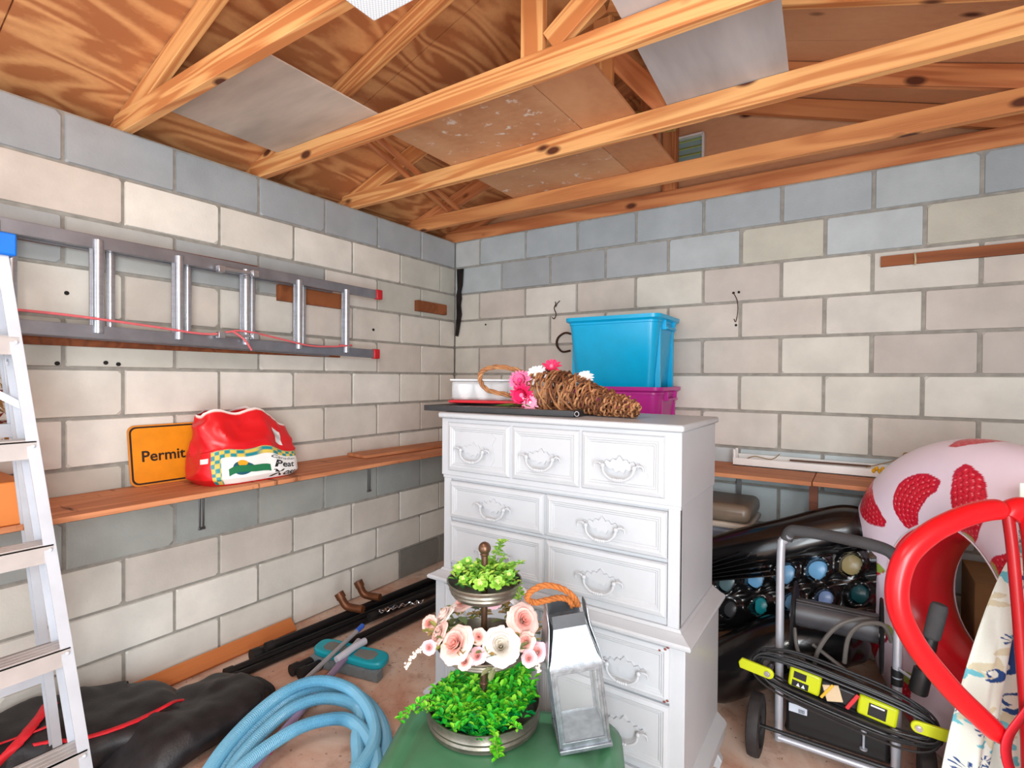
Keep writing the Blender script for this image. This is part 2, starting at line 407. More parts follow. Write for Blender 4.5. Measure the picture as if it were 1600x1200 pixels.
# ceiling light fixture
lf = thing('light_fixture', 'white prismatic fluorescent light hanging under the nearest roof chords', 'ceiling light', (1.68, -2.775, 2.350))
MB().span((-.15, -.61, .045), (.15, .61, .08)).build('housing', white, lf, bev=.004)
t = NT('prismatic_diffuser'); ch = t.new('ShaderNodeTexChecker'); ch.inputs['Scale'].default_value = 190; t.link(t.coord(), ch.inputs['Vector'])
ch.inputs[1].default_value = L((196, 206, 214)); ch.inputs[2].default_value = L((240, 244, 248)); t.base(ch.outputs[0])
t.b.inputs['Emission Color'].default_value = (.85, .93, 1, 1); t.b.inputs['Emission Strength'].default_value = .12; t.b.inputs['Roughness'].default_value = .25; t.bump(ch.outputs[0], .5, .003)
MB().box((0, 0, .0225), (.30, 1.22, .044), taper=.96).build('diffuser', t.m, lf, bev=.003)

# ------------------------------------------------------------------ dresser
dw = plain('dresser_white', (180, 183, 187), .38, var=.025, scale=5, bump=.03, spec=.45)
X0, X1, YF, YB = 1.261, 2.190, -1.5726, -1.155
dz = thing('chest_of_drawers', 'tall white painted chest of drawers with scrolled bail handles', 'dresser', (X0, YF, 0))
W_, DP = X1-X0, YB-YF
up = MB(); up.span((0, .006, .62), (W_, DP, 1.235))
for a, b in ((0, .036), (W_-.036, W_)): up.span((a, -.002, .62), (b, .02, 1.01))
up.span((-.007, -.008, 1.012), (W_+.005, DP, 1.236))
up.span((-.003, -.004, 1.0), (W_+.003, .03, 1.014))
up.build('upper_case', dw, dz, bev=.002)
lo = MB(); lo.span((-.022, -.012, .17), (W_+.024, DP, .60))
for a, b in ((-.024, .022), (W_-.022, W_+.025)): lo.span((a, -.022, .17), (b, .02, .60))
lo.build('lower_case', dw, dz, bev=.002)
def moulding(prof, dz_, name):
    """prof: list of (out, z); runs along left side, front, right side"""
    mb = MB(); n = len(prof); vs = []
    for k in range(4):
        for o_, z in prof:
            x, y = ((-o_, DP), (-o_, -o_), (W_+o_, -o_), (W_+o_, DP))[k]; vs.append((x, y, z))
    fs = [(k*n+i, k*n+(i+1) % n, (k+1)*n+(i+1) % n, (k+1)*n+i) for k in range(3) for i in range(n)]
    fs += [tuple(range(n)), tuple(reversed(range(3*n, 4*n)))]
    return mb.add(vs, fs).build(name, dw, dz_, sm=20)
moulding([(-.01, .642), (.004, .642), (.010, .634), (.016, .632), (.030, .622), (.044, .617), (.048, .611), (.046, .603), (.038, .598), (-.01, .598)], dz, 'waist_moulding')
moulding([(-.01, .182), (.024, .182), (.032, .174), (.048, .162), (.056, .152), (.057, .142), (.05, .138), (.05, .098), (-.01, .098)], dz, 'base_moulding')
tp = MB(); n = 0
tp.box((W_/2, DP/2-.006, 1.248), (W_+.03, DP+.04, .022))
tp.build('top_panel', dw, dz, bev=.008, seg=3)
for sx in (0, 1):
    for sy in (0, 1):
        ft = MB(); x = -.03 if sx == 0 else W_+.03; y = -.03 if sy == 0 else DP-.03; s = -1 if sx else 1
        ft.prism([(0, .1), (s*.16, .1), (s*.10, .07), (s*.065, .035), (s*.05, 0), (s*-.012, 0), (s*-.02, .03), (s*.0, .06)], .03, (x, y-.012, 0))
        ft.prism([(0, .1), (.15, .1), (.09, .07), (.06, .035), (.045, 0), (-.012, 0), (-.02, .03), (0, .06)] if sy == 0 else [(0, .1), (-.15, .1), (-.09, .07), (-.06, .035), (-.045, 0), (.012, 0), (.02, .03), (0, .06)], .03, (x-(.015 if sx else -.015), y, 0), Matrix(((0, -1, 0), (1, 0, 0), (0, 0, 1))) if sx == 0 else Matrix(((0, -1, 0), (1, 0, 0), (0, 0, 1))))
        ft.build('foot', dw, dz, bev=.004)
def panel_face(mb, x0, x1, z0, z1, y):
    prof = [(0, .012), (0, .0), (.004, -.006), (.016, -.010), (.020, -.008), (.024, -.008), (.027, -.005), (.031, -.005), (.034, -.002), (.040, -.002)]
    vs = []
    for i, h in prof: vs += [(x0+i, y+h, z0+i), (x1-i, y+h, z0+i), (x1-i, y+h, z1-i), (x0+i, y+h, z1-i)]
    n = len(prof); fs = [(k*4+j, k*4+(j+1) % 4, k*4+4+(j+1) % 4, k*4+4+j) for k in range(n-1) for j in range(4)]
    fs.append(tuple(range((n-1)*4, n*4))); mb.add(vs, fs)
def make_handle():
    h = MB()
    out = [(-.062, .006), (-.055, .012), (-.046, .006), (-.04, .016), (-.028, .010), (-.02, .02), (-.010, .017), (0, .030), (.010, .017), (.02, .02), (.028, .010), (.04, .016), (.046, .006), (.055, .012), (.062, .006), (.05, -.006), (.04, -.002), (.03, -.01), (.018, -.007), (.012, -.019), (0, -.012), (-.012, -.019), (-.018, -.007), (-.03, -.01), (-.04, -.002), (-.05, -.006)]
    h.prism(out, .0065, (0, -.0065, 0))
    for s in (-1, 1):
        h.cyl((s*.046, 0, 0), (s*.046, -.018, 0), .0055, 10); h.ball((s*.046, -.018, 0), .0075, 10)
        h.tube(smooth([(s*.046, -.018, 0), (s*.058, -.02, .008), (s*.07, -.018, .004), (s*.072, -.018, -.006)], 4), .0028, 6)
    pts = smooth([(-.046, -.019, -.002), (-.042, -.022, -.018), (-.028, -.024, -.031), (-.01, -.024, -.037), (.01, -.024, -.037), (.028, -.024, -.031), (.042, -.022, -.018), (.046, -.019, -.002)], 5)
    h.tube(pts, .0036, 8)
    for a in (-.012, -.006, 0, .006, .012): h.ball((a, -.024, -.037+abs(a)*.08), .0056, 8)
    h.v = [(x*1.14, y, z*1.12) for x, y, z in h.v]
    return h
H0 = None
def drawer(z0, z1, xs, hx, hz, y, cart=()):
    global H0
    mb = MB(); mb.span((xs[0][0]+.002, y+.004, z0+.003), (xs[-1][1]-.002, y+.03, z1-.003))
    for a, b in xs: panel_face(mb, a, b, z0, z1, y)
    for cx in cart:
        w, h = .086, .062; zc = (z0+z1)/2
        o_ = [(-w+.018, -h), (w-.018, -h), (w, -h+.028), (w-.006, -.01), (w-.012, .02), (w+.004, .046), (w-.02, h), (-w+.02, h), (-w-.004, .046), (-w+.012, .02), (-w+.006, -.01), (-w, -h+.028)]
        mb.prism(o_, .003, (cx, y-.004, zc))
    d = mb.build('drawer', dw, dz, sm=25)
    for x in hx:
        if H0 is None: ho = make_handle().build('handle', dw, d, loc=(x, y-.002, hz)); H0 = ho
        else: ho = H0.copy(); COL.objects.link(ho); ho.parent = d; ho.location = (x, y-(.005 if cart and abs(x-cart[0]) < .01 or cart and abs(x-cart[-1]) < .01 else .002), hz)
o1 = .037
drawer(1.032, 1.222, [(.028, .322), (.330, .598), (.606, .884)], (.157, .453, .743), 1.118, -.010, (.168, .747))
drawer(.848, .992, [(o1, .462), (.470, W_-o1)], (.25, .682), .915, -.006)
drawer(.668, .834, [(o1, .462), (.470, W_-o1)], (.25, .677), .742, -.006)
drawer(.420, .592, [(.022, .452), (.460, W_-.018)], (.19, .767), .490, -.022)
drawer(.205, .412, [(.022, .452), (.460, W_-.018)], (.19, .767), .302, -.022)
ch = MB()
for x, z in ((.88, .577), (.897, .585), (.905, .592), (.905, .432), (.896, .426)): ch.ball((x, -.031, z), .0035, 6, (1.4, .4, 1))
ch.build('chipped_paint', plain('chip_brown', (120, 62, 54), .8), dz)

# ------------------------------------------------------------------ on the dresser
blk = plain('black_frame', (52, 52, 54), .35, var=.15, scale=8)
T = 1.2595
FA = Vector((1.165, -1.585)); A = math.radians(-33.5)
fx = Vector((math.cos(math.radians(3)), math.sin(math.radians(3))))
pf = thing('picture_frame', 'flat black picture frame lying on the dresser, overhanging its left side', 'picture frame', (1.15, -1.575, T+.001), (0, 0, math.radians(4)))
fl, fd, fh, fwid = .66, .33, .022, .035
m = MB(); m.span((0, 0, 0), (fl, fwid, fh)); m.span((0, fd-fwid, 0), (fl, fd, fh)); m.span((0, fwid, 0), (fwid, fd-fwid, fh)); m.span((fl-fwid, fwid, 0), (fl, fd-fwid, fh))
m.build('frame', blk, pf, bev=.002)
MB().span((fwid, fwid, .003), (fl-fwid, fd-fwid, .010)).build('backing_board', plain('kraft', (206, 186, 170), .8, var=.05), pf)
m = MB()
m.tube([(fl+.012+.008*math.cos(a), -.001, .012+.008*math.sin(a)) for a in np.linspace(0, 2*PI, 14)[:-1]], .0015, 6, True)
m.build('hanging_ring', plain('steel_small', (190, 190, 190), .3, 1), pf)
# cupcake / egg carrier
ec = thing('storage_container', 'clear lidded container of white cups on a red tray, behind the picture frame', 'container', (1.25, -1.25, T+.0255), (0, 0, math.radians(20)))
MB().span((-.16, -.11, 0), (.24, .08, .012)).build('tray_base', plain('red_plastic', (214, 36, 52), .3, var=.03), ec, bev=.005)
m = MB(); m.span((-.15, -.1, .013), (.23, .07, .095))
m.build('clear_cover', plain('clear_plastic', (236, 240, 244), .12, trans=.0, alpha=.42), ec, bev=.012)
MB().span((-.155, -.105, .096), (.235, .075, .104)).build('lid', plain('milky_plastic', (226, 232, 236), .3, alpha=.92), ec, bev=.003)
cup = MB().lathe([(.018, 0), (.03, .02), (.034, .05), (.03, .055), (.02, .01)], n=16)
c0 = None
for i, (x, y, lb) in enumerate([(-.10, -.05, 'leftmost'), (-.02, -.05, 'second from the left'), (.06, -.05, 'third from the left'), (.14, -.05, 'rightmost, behind the flowers')]):
    if c0 is None: c0 = cup.build('cup', white); o = c0
    else: o = c0.copy(); COL.objects.link(o)
    a = math.radians(20); o.location = (1.25+x*math.cos(a)-y*math.sin(a), -1.25+x*math.sin(a)+y*math.cos(a), T+.0255+.014)
    o.scale = (1.1, 1.1, 1.25); tag(o, f'small white cup inside the clear red-based container, {lb}', 'cup', 'white cups inside the clear container')

# wicker cornucopia
wk = vcol('wicker', .6, .3, .3, 80, .15, 30)
co = thing('wicker_cornucopia', 'brown woven wicker horn basket lying on the dresser top', 'basket', (1.56, -1.36, T+.0005))
cl = smooth([(0, 0, .078), (.10, -.01, .078), (.22, -.028, .064), (.33, -.048, .044), (.44, -.072, .026)], 10)
def cl_at(t):
    x = t*(len(cl)-1); i = min(int(x), len(cl)-2); return cl[i].lerp(cl[i+1], x-i)
def cr(t): return .068*(1-t)**.75*(1+.28*math.sin(PI*min(t*1.6, 1)))+.016*(t > .0)+.004
browns = [(150, 98, 62), (126, 78, 48), (172, 118, 78), (104, 62, 40), (188, 136, 92)]
m = MB()
def horn(t, a, off=0):
    c = cl_at(t); d = (cl_at(min(t+.02, 1))-cl_at(max(t-.02, 0))).normalized(); y = Vector((0, 0, 1)).cross(d).normalized(); z = d.cross(y); r = cr(t)+off
    p = c+y*math.cos(a)*r+z*math.sin(a)*r*.92
    p.z = max(p.z, .005); return p
for k in range(58):
    t0 = k/58+random.uniform(-.006, .006); t0 = min(max(t0, 0), .985); ph = k % 2; nn = 40; tl = random.uniform(-.025, .035); amp = random.uniform(.004, .0075)
    pts = [horn(min(max(t0+tl*math.sin(2*PI*j/nn)+.006*math.sin(5*2*PI*j/nn+k), 0), 1), 2*PI*j/nn, amp*math.cos(PI*(j/nn*14+ph))) for j in range(nn)]
    m.tube(pts, random.uniform(.0032, .0046), 6, True, L(random.choice(browns)))
for k in range(14):
    a = 2*PI*k/14; m.tube([horn(j/24, a+.25*math.sin(j/5), 0) for j in range(25)], .0035, 6, col=L(browns[3]))
m.tube([horn(0, 2*PI*j/40, .003+.003*math.sin(j*2.1)) for j in range(40)], .007, 6, True, L(browns[4]))
for k in range(26):
    t0 = random.uniform(.05, .8); a0 = random.uniform(0, PI*2); pts = [horn(min(t0+j*.03, 1), a0+j*.28, .008+.006*math.sin(j*1.3)) for j in range(7)]
    m.tube(smooth(pts, 3), .0036, 6, col=L(random.choice(browns)))
m.build('woven_body', wk, co)
m = MB(); hp = smooth([(-.005, -.03, .135), (-.06, -.05, .165), (-.15, -.06, .180), (-.225, -.06, .165), (-.24, -.06, .125), (-.20, -.06, .085), (-.11, -.055, .068), (-.03, -.045, .055), (0, -.02, .05)], 10)
for s in (0, 2*PI/3, 4*PI/3):
    pts = []
    for i, p in enumerate(hp):
        d = (hp[min(i+1, len(hp)-1)]-hp[max(i-1, 0)]).normalized(); y = Vector((0, 1, 0)); z = d.cross(y).normalized(); a = i*.42+s
        pts.append(p+y*math.cos(a)*.0055+z*math.sin(a)*.0055)
    m.tube(pts, .0052, 6, col=L(browns[4 if s == 0 else 2]))
m.build('braided_handle', wk, co)
# artificial flowers at the mouth
def flower(label, loc, d, r, c1, c2, n=14, layers=2):
    f = thing('artificial_flower', label, 'flower', loc, group='artificial flowers in the wicker horn')
    R = fr(d); m = MB()
    for l in range(layers):
        for k in range(n):
            a = 2*PI*(k+.5*l)/n+random.uniform(-.1, .1); lift = .25+.35*l; rr = r*(1-.25*l)*random.uniform(.9, 1.05)
            e = R@Vector((0, math.cos(a), math.sin(a))); ax = R@Vector((1, 0, 0)); sd = e.cross(ax)
            w = r*.16
            P = [e*.15*r, e*.55*r+sd*w+ax*lift*r*.3, e*rr+ax*lift*r*.45-ax*.05*r, e*.55*r-sd*w+ax*lift*r*.3]
            q = [e*.35*r+ax*lift*r*.1, e*.8*rr+ax*lift*r*.5]
            k0 = [P[0], q[0]+sd*w*.8, P[1], e*rr*.9+sd*w*.6+ax*lift*r*.5, P[2]*1.03, e*rr*.9-sd*w*.6+ax*lift*r*.5, P[3], q[0]-sd*w*.8]
            m.add(k0, [tuple(range(8))], L(c1))
    m.build('petals', vcol('petal', .6, .3, 0), f, sm=60)
    MB().ball(R@Vector((.1*r, 0, 0)), .2*r, 10, col=L(c2)).build('centre', vcol('petal', .6, .3), f)
flower('large pink artificial daisy on the left of the horn basket mouth', (1.535, -1.45, 1.385), (.3, -.9, .35), .046, (240, 120, 165), (236, 60, 120), 18, 3)
flower('hot pink artificial lily standing highest above the horn basket', (1.625, -1.36, 1.440), (.2, -.7, .8), .045, (240, 60, 110), (250, 120, 150), 9, 2)
flower('white artificial daisy at the top left of the horn basket mouth', (1.585, -1.41, 1.405), (.1, -.8, .6), .048, (244, 244, 248), (230, 220, 200), 20, 2)
flower('lower hot pink artificial daisy under the large pink one', (1.555, -1.465, 1.330), (.1, -.95, -.1), .05, (236, 40, 100), (250, 120, 160), 16, 3)
flower('pale pink artificial daisy lowest, touching the frame edge', (1.59, -1.46, 1.302), (.3, -.9, .1), .036, (248, 170, 200), (250, 210, 220), 14, 2)
flower('white artificial daisy lying on the horn basket right end of the mouth', (1.765, -1.36, 1.395), (.2, -.75, .65), .038, (246, 246, 248), (232, 224, 206), 18, 2)
m = MB()
for k in range(12):
    a = random.uniform(-.5, .7); p = Vector((1.54+random.uniform(-.03, .05), -1.50, 1.30)); d = Vector((math.sin(a)-.2, random.uniform(-.4, .1), -.12)).normalized(); s = d.cross(Vector((0, 0, 1))).normalized()*.008; l = .07
    q = p+d*l; q.z = max(q.z, T+.03)
    m.add([p, p+d*l*.5+s, q, p+d*l*.5-s], [(0, 1, 2, 3)], L(random.choice([(96, 150, 60), (60, 110, 50), (130, 170, 80)])))
tag(m.build('leaf_spray', vcol('leaf_soft', .6, .3)), 'green artificial leaves under the pink flowers of the horn basket', 'leaves')['kind'] = 'stuff'

# ------------------------------------------------------------------ back shelf and tubs
shw = wood('shelf_board', (206, 140, 98), (160, 96, 62), freq=10, scale=2, stretch=(.5, 5, 5), knots=False, dirt=((214, 170, 140), .66, (1, 5, 5), 3))
brack = plain('bracket_steel', (150, 150, 152), .35, 1)
bs = thing('wall_shelf', 'long wooden shelf on the back wall holding tubs and a light channel', 'shelf', (0, 0, .93))
MB().span((.45, -.41, -.02), (2.452, -.012, 0)).build('shelf_board', shw, bs, bev=.002)
MB().span((2.456, -.405, -.019), (2.72, -.012, .001)).build('shelf_board', shw, bs, bev=.002)
MB().span((2.44, -.36, -.93), (2.475, -.325, -.021)).build('support_post', wood('dark_post', (120, 72, 52), (84, 46, 34), knots=False), bs)
for x in (.8, 2.075):
    MB().bar((x, -.03, -.30), (x, -.02, -.021), .025, .01, (0, 1, 0)).bar((x, -.025, -.028), (x, -.30, -.028), .02, .008).build('shelf_bracket', brack, bs)
def tub(name, label, loc, w0, d0, w1, d1, h, col, rot=0, ribs=True):
    t = thing(name, label, 'storage tub', loc, (0, 0, rot), 'plastic storage tubs on the back shelf'); mt = plain(name+col[0], col[1], .32, var=.03, spec=.5)
    def rr(w, d, z, r=.05, n=6):
        P = []
        for cx, cy, a0 in ((w/2-r, d/2-r, 0), (-w/2+r, d/2-r, 90), (-w/2+r, -d/2+r, 180), (w/2-r, -d/2+r, 270)):
            for k in range(n+1): a = math.radians(a0+90*k/n); P.append((cx+r*math.cos(a), cy+r*math.sin(a), z))
        return P
    loops = [rr(w0-.02, d0-.02, 0), rr(w0, d0, .012), rr(w0+(w1-w0)*.9, d0+(d1-d0)*.9, h*.9), rr(w1, d1, h*.905), rr(w1, d1, h*.93), rr(w1+.012, d1+.012, h*.94), rr(w1+.03, d1+.03, h*.955), rr(w1+.032, d1+.032, h), rr(w1+.01, d1+.01, h), rr(w1-.012, d1-.012, h-.012), rr(w0-.008, d0-.008, .012)]
    n = len(loops[0]); vs = [p for l in loops for p in l]
    fs = [(k*n+j, k*n+(j+1) % n, (k+1)*n+(j+1) % n, (k+1)*n+j) for k in range(len(loops)-1) for j in range(n)]
    fs += [tuple(reversed(range(n))), tuple(range((len(loops)-1)*n, len(loops)*n))]
    MB().add(vs, fs).build('tub_body', mt, t, sm=40)
    for s in (-1, 1):
        m = MB(); xh = s*(w1/2+.012)
        m.box((xh-s*.004, 0, h*.84), (.03, .16, .012)); 
        for y in (-.08, .08): m.box((xh-s*.008, y, h*.88), (.024, .008, h*.12))
        m.box((xh-s*.03, .11, h*.45), (.03, .02, h*.8)); m.box((xh-s*.03, -.11, h*.45), (.03, .02, h*.8))
        m.build('handle', mt, t, bev=.002)
    return t
tub('purple_tub', 'open magenta purple plastic tub standing on the back shelf', (1.475, -.23, .931), .46, .31, .54, .37, .42, ('p', (190, 44, 150)))
tub('blue_tub', 'open turquoise blue plastic tub stacked inside the purple tub', (1.468, -.24, 1.305), .46, .30, .535, .38, .438, ('b', (0, 176, 226)))
# fluorescent channel on the shelf
fc = thing('light_channel', 'white metal fluorescent light channel lying on the back shelf', 'light fixture', (2.06, -.055, .931))
m = MB(); m.span((0, -.07, 0), (.78, .03, .006)); m.span((0, -.07, 0), (.78, -.064, .042)); m.span((0, .024, 0), (.78, .03, .055))
m.build('channel', white, fc, bev=.001)
m = MB(); m.span((.0, -.06, .006), (.012, -.04, .085)); m.span((.0, .0, .006), (.012, .02, .085)); m.build('lamp_holder', white, fc)
MB().bar((.27, -.02, .045), (.62, -.015, .047), .014, .008).build('ballast_strip', plain('rust_strip', (92, 60, 44), .7), fc)
wr_ = MB()
for k, pts in enumerate(([(.04, 0, .02), (.1, -.02, .05), (.18, -.01, .04), (.22, 0, .07)], [(.60, -.05, .045), (.7, -.03, .08), (.77, -.02, .115), (.75, -.0, .12), (.74, 0, .08)])): wr_.tube(smooth(pts, 6), .0022, 6)
wr_.build('wire', plain('tan_wire', (150, 120, 70), .6), fc)
m = MB()
for k in range(4): m.ball((.63+k*.012, -.072, .034+(k % 2)*.012), .009, 8, (1, 1, 1.3))
m.build('wire_nut', plain('yellow_plastic', (236, 180, 30), .4), fc)
# grey lidded bin under the back shelf
gb = thing('grey_storage_bin', 'grey plastic bin with a curved taupe lid under the back shelf', 'storage tub', (1.99, -.26, .46))
MB().box((0, 0, .10), (.38, .30, .20), taper=.85).build('bin_body', plain('bin_grey', (128, 132, 146), .35), gb, bev=.02)
MB().box((0, 0, .215), (.42, .33, .03)).build('rim', plain('bin_rim', (196, 182, 168), .35), gb, bev=.01)
MB().box((0, 0, .275), (.415, .325, .09)).build('lid', plain('bin_lid', (128, 112, 96), .35), gb, bev=.035, seg=4)
o = MB().span((1.80, -.42, 0), (2.17, -.11, .459)).build('cardboard_carton', plain('carton_brown', (128, 100, 76), .9)); tag(o, 'brown carton standing under the grey lidded bin', 'box')
# back wall bits
rusty = plain('rust', (78, 46, 34), .8, .3, var=.2, scale=40)
m = MB(); m.bar((2.708, -.012, 1.976), (3.54, -.012, 1.982), .02, .05)
dkw = wood('dark_block_wood', (156, 92, 54), (104, 56, 32), freq=9, knots=False)
nl = tag(m.build('wall_strip', dkw, bev=.001), 'narrow brown wooden strip fixed to the back wall, upper right', 'wood strip')
m = MB(); m.tube(smooth([(2.84, -.022, 2.0), (2.84, -.04, 1.99), (2.842, -.045, 1.965), (2.842, -.03, 1.945), (2.842, -.026, 1.96)], 5), .004, 6); tag(m.build('hook', plain('cream_metal', (214, 196, 160), .5, .3)), 'small pale metal hook hanging on the wall strip', 'hook')
m = MB(); m.tube(smooth([(.89, -.006, 1.915), (.895, -.01, 1.90), (.885, -.012, 1.87), (.90, -.012, 1.83), (.885, -.012, 1.80), (.87, -.012, 1.81)], 6), .003, 6); m.tube([(.925, -.006, 1.92), (.91, -.012, 1.905), (.895, -.012, 1.88)], .003, 6)
tag(m.build('bent_wire', rusty), 'short bent rusty wire on the back wall above the horseshoe', 'wire')
m = MB(); m.tube(smooth([(2.03, -.008, 1.882), (2.05, -.01, 1.84), (2.055, -.01, 1.78), (2.045, -.01, 1.72), (2.035, -.01, 1.735)], 6), .0022, 6)
tag(m.build('hanging_wire', rusty), 'thin dark wire hanging from two holes right of the blue tub', 'wire')
m = MB(); m.tube(smooth([(1.02, -.015, 1.69), (.97, -.015, 1.70), (.92, -.015, 1.67), (.91, -.015, 1.62), (.95, -.015, 1.575), (1.01, -.015, 1.58)], 6), .011, 8, flat=.6)
tag(m.build('horseshoe', rusty), 'rusty horseshoe hanging on the back wall left of the blue tub', 'horseshoe')
m = MB(); o_ = [(-.03, .255), (.035, .255), (.03, .13), (.018, .08), (.026, .03), (.018, -.02), (.03, -.09), (.012, -.2), (0, -.26), (-.025, -.255), (-.02, -.1), (-.028, .05), (-.018, .1)]
m.prism(o_, .006, (.055, -.02, 1.97), Matrix.Rotation(.03, 3, 'Y'))
tag(m.build('mower_blade', plain('mower_steel', (46, 40, 40), .5, .6, var=.3)), 'black mower blade hanging upright in the wall corner', 'blade')
for nm, y0, y1, z, zh, lb in (('wood_block', -.445, -.135, 1.90, .075, 'short brown wooden block fixed to the left wall near the corner'), ('wood_block', -1.50, -1.08, 1.845, .085, 'brown wooden block on the left wall behind the hanging ladder'),):
    tag(MB().span((.001, y0, z-zh/2), (.036, y1, z+zh/2)).build(nm, dkw, bev=.002, sm=0), lb, 'wood block', 'wooden blocks on the left wall')

# ------------------------------------------------------------------ extension ladder on the left wall
alu = plain('brushed_aluminium', (190, 192, 198), .32, .85, var=.06, scale=14, stretch=(1, 1, 6))
alu_d = plain('ladder_rail_grey', (150, 152, 160), .38, .7, var=.08)
redp = plain('red_cap', (196, 30, 40), .4)
batt = wood('dark_batten', (140, 78, 44), (92, 46, 28), knots=False)
for z, lb in ((1.945, 'upper'), (1.555, 'lower')):
    m = MB(); m.span((.001, -2.95, z-.045), (.028, -1.62 if z > 1.7 else -1.10, z+.02)); tag(m.build('rack_board', batt, sm=0), f'{lb} brown board on the left wall carrying the hung ladder', 'board', 'boards behind the ladder')
el = thing('extension_ladder', 'aluminium extension ladder hung sideways on the left wall', 'ladder', (.03, 0, 0))
def rail(y0, z0, y1, z1, x, w=.028, h=.062):
    m = MB(); a, b = Vector((x, y0, z0)), Vector((x, y1, z1)); m.bar(a, b, .005, h, (0, 0, 1)); 
    for s in (-1, 1): m.bar(a+Vector((-.012, 0, s*h/2)), b+Vector((-.012, 0, s*h/2)), w, .005)
    return m
for x in (.105, .055):
    ya = -.905 if x > .1 else -1.2
    a = rail(-3.4, 1.925, ya, 1.905, x, h=.046); a.build('side_rail', alu_d, el, bev=.001)
    a = rail(-3.4, 1.584, ya-.02, 1.537, x, h=.046); a.build('side_rail', alu_d, el, bev=.001)
for z in (1.905, 1.537):
    MB().box((.100, -.895-(.02 if z < 1.7 else 0), z), (.034, .045, .06)).build('rail_cap', redp, el, bev=.006)
for k, y in enumerate((-2.34, -2.045, -1.742, -1.452, -1.142, -2.64, -2.94)):
    m = MB()
    zt_, zb_ = 1.925-(y+2.34)*.02, 1.56-(y+2.34)*.02
    m.tube([(.105, y, zb_), (.105, y, zt_)], .018, 14); m.box((.092, y, (zb_+zt_)/2), (.006, .05, zt_-zb_))
    m.build('rung', alu, el)
    if y < -1.2: 
        m = MB(); m.tube([(.055, y+.058, zb_), (.055, y+.058, zt_)], .016, 14); m.build('rung', alu, el)
for z in (1.893, 1.588):
    m = MB(); m.box((.135, -1.80, z), (.022, .15, .014)); m.box((.135, -1.88, z-.004), (.03, .03, .03)); m.cyl((.12, -1.76, z-.02), (.15, -1.76, z-.02), .008, 10); m.box((.14, -1.72, z+.0), (.03, .03, .03)); m.build('rung_lock', alu, el, bev=.002)
pr = thing('pink_rope', 'thin pink-red rope strung along the lower rail of the hung ladder', 'rope')
pink = plain('rope_pink', (222, 108, 114), .7, bump=.4, scale=40)
m = MB(); m.tube(smooth([(.15, -2.9, 1.625), (.152, -2.5, 1.622), (.152, -2.2, 1.604), (.152, -1.95, 1.585), (.17, -1.85, 1.60), (.175, -1.80, 1.61), (.175, -1.72, 1.605), (.16, -1.60, 1.59), (.152, -1.4, 1.562), (.152, -1.25, 1.565), (.155, -1.15, 1.575)], 8), .005, 8)
m.tube(smooth([(.178, -1.83, 1.605), (.185, -1.78, 1.57), (.188, -1.745, 1.52)], 6), .005, 8)
m.tube(smooth([(.12, -1.17, 1.578), (.145, -1.12, 1.58), (.12, -1.10, 1.58), (.085, -1.14, 1.58)], 5, True), .005, 6, True)
m.build('rope_strand', pink, pr)

# ------------------------------------------------------------------ left shelf and what is on it
ls = thing('wall_shelf', 'long stained wooden plank shelf along the left block wall', 'shelf', (0, 0, .915))
MB().box((0, 0, -.01), (3.4, .395, .02)).build('shelf_board', wood('stained_plank', (220, 150, 106), (160, 92, 58), freq=9, scale=1.9, stretch=(.6, 7, 7), knots=False, dirt=((96, 52, 32), .60, (5, .8, 1), 3)), ls, loc=(.205, -1.84, 0), rot=(0, 0, PI/2), bev=.002)
for y in (-1.89, -.86):
    m = MB(); m.bar((.012, y-.008, -.25), (.012, y-.008, -.022), .007, .006, (1, 0, 0)).bar((.012, y+.008, -.25), (.012, y+.008, -.022), .007, .006, (1, 0, 0)).box((.014, y, -.25), (.01, .03, .012)); m.bar((.012, y, -.028), (.30, y, -.028), .022, .006); m
    m.build('shelf_bracket', brack, ls, bev=.001)
tag(MB().box((0, 0, 0), (.9, .17, .018)).build('loose_plank', shw, bev=.002, sm=0, loc=(.16, -.62, .926), rot=(0, 0, PI/2-.05)), 'loose brown plank lying on the far end of the left shelf', 'plank')
# orange permit sign
sg = thing('orange_sign', 'orange metal sign with black border leaning behind the red bag', 'sign', (.055, -2.0, .9155), (0, math.radians(-9), 0))
def rrect(w, h, r, n=6):
    P = []
    for cx, cz, a0 in ((w/2-r, h/2-r, 0), (-w/2+r, h/2-r, 90), (-w/2+r, -h/2+r, 180), (w/2-r, -h/2+r, 270)):
        for k in range(n+1): a = math.radians(a0+90*k/n); P.append((cx+r*math.cos(a), cz+r*math.sin(a)))
    return P
RY = Matrix(((0, -1, 0), (1, 0, 0), (0, 0, 1)))
orange = plain('sign_orange', (240, 150, 20), .45, var=.05); sblack = plain('sign_black', (40, 26, 18), .5)
sgw, sgh = .40, .265
MB().prism(rrect(sgw, sgh, .03), .003, (0, 0, sgh/2), RY).build('sign_plate', plain('sign_edge', (222, 140, 50), .45), sg)
MB().prism(rrect(sgw-.014, sgh-.014, .027), .0012, (.0015, 0, sgh/2), RY).build('black_border', sblack, sg)
MB().prism(rrect(sgw-.028, sgh-.028, .022), .0012, (.003, 0, sgh/2), RY).build('sign_face', orange, sg)
rim_text('Permit', .066, sblack, 'lettering', sg, lambda x, y: (.0046, -.155+x, .105+y), .0012)
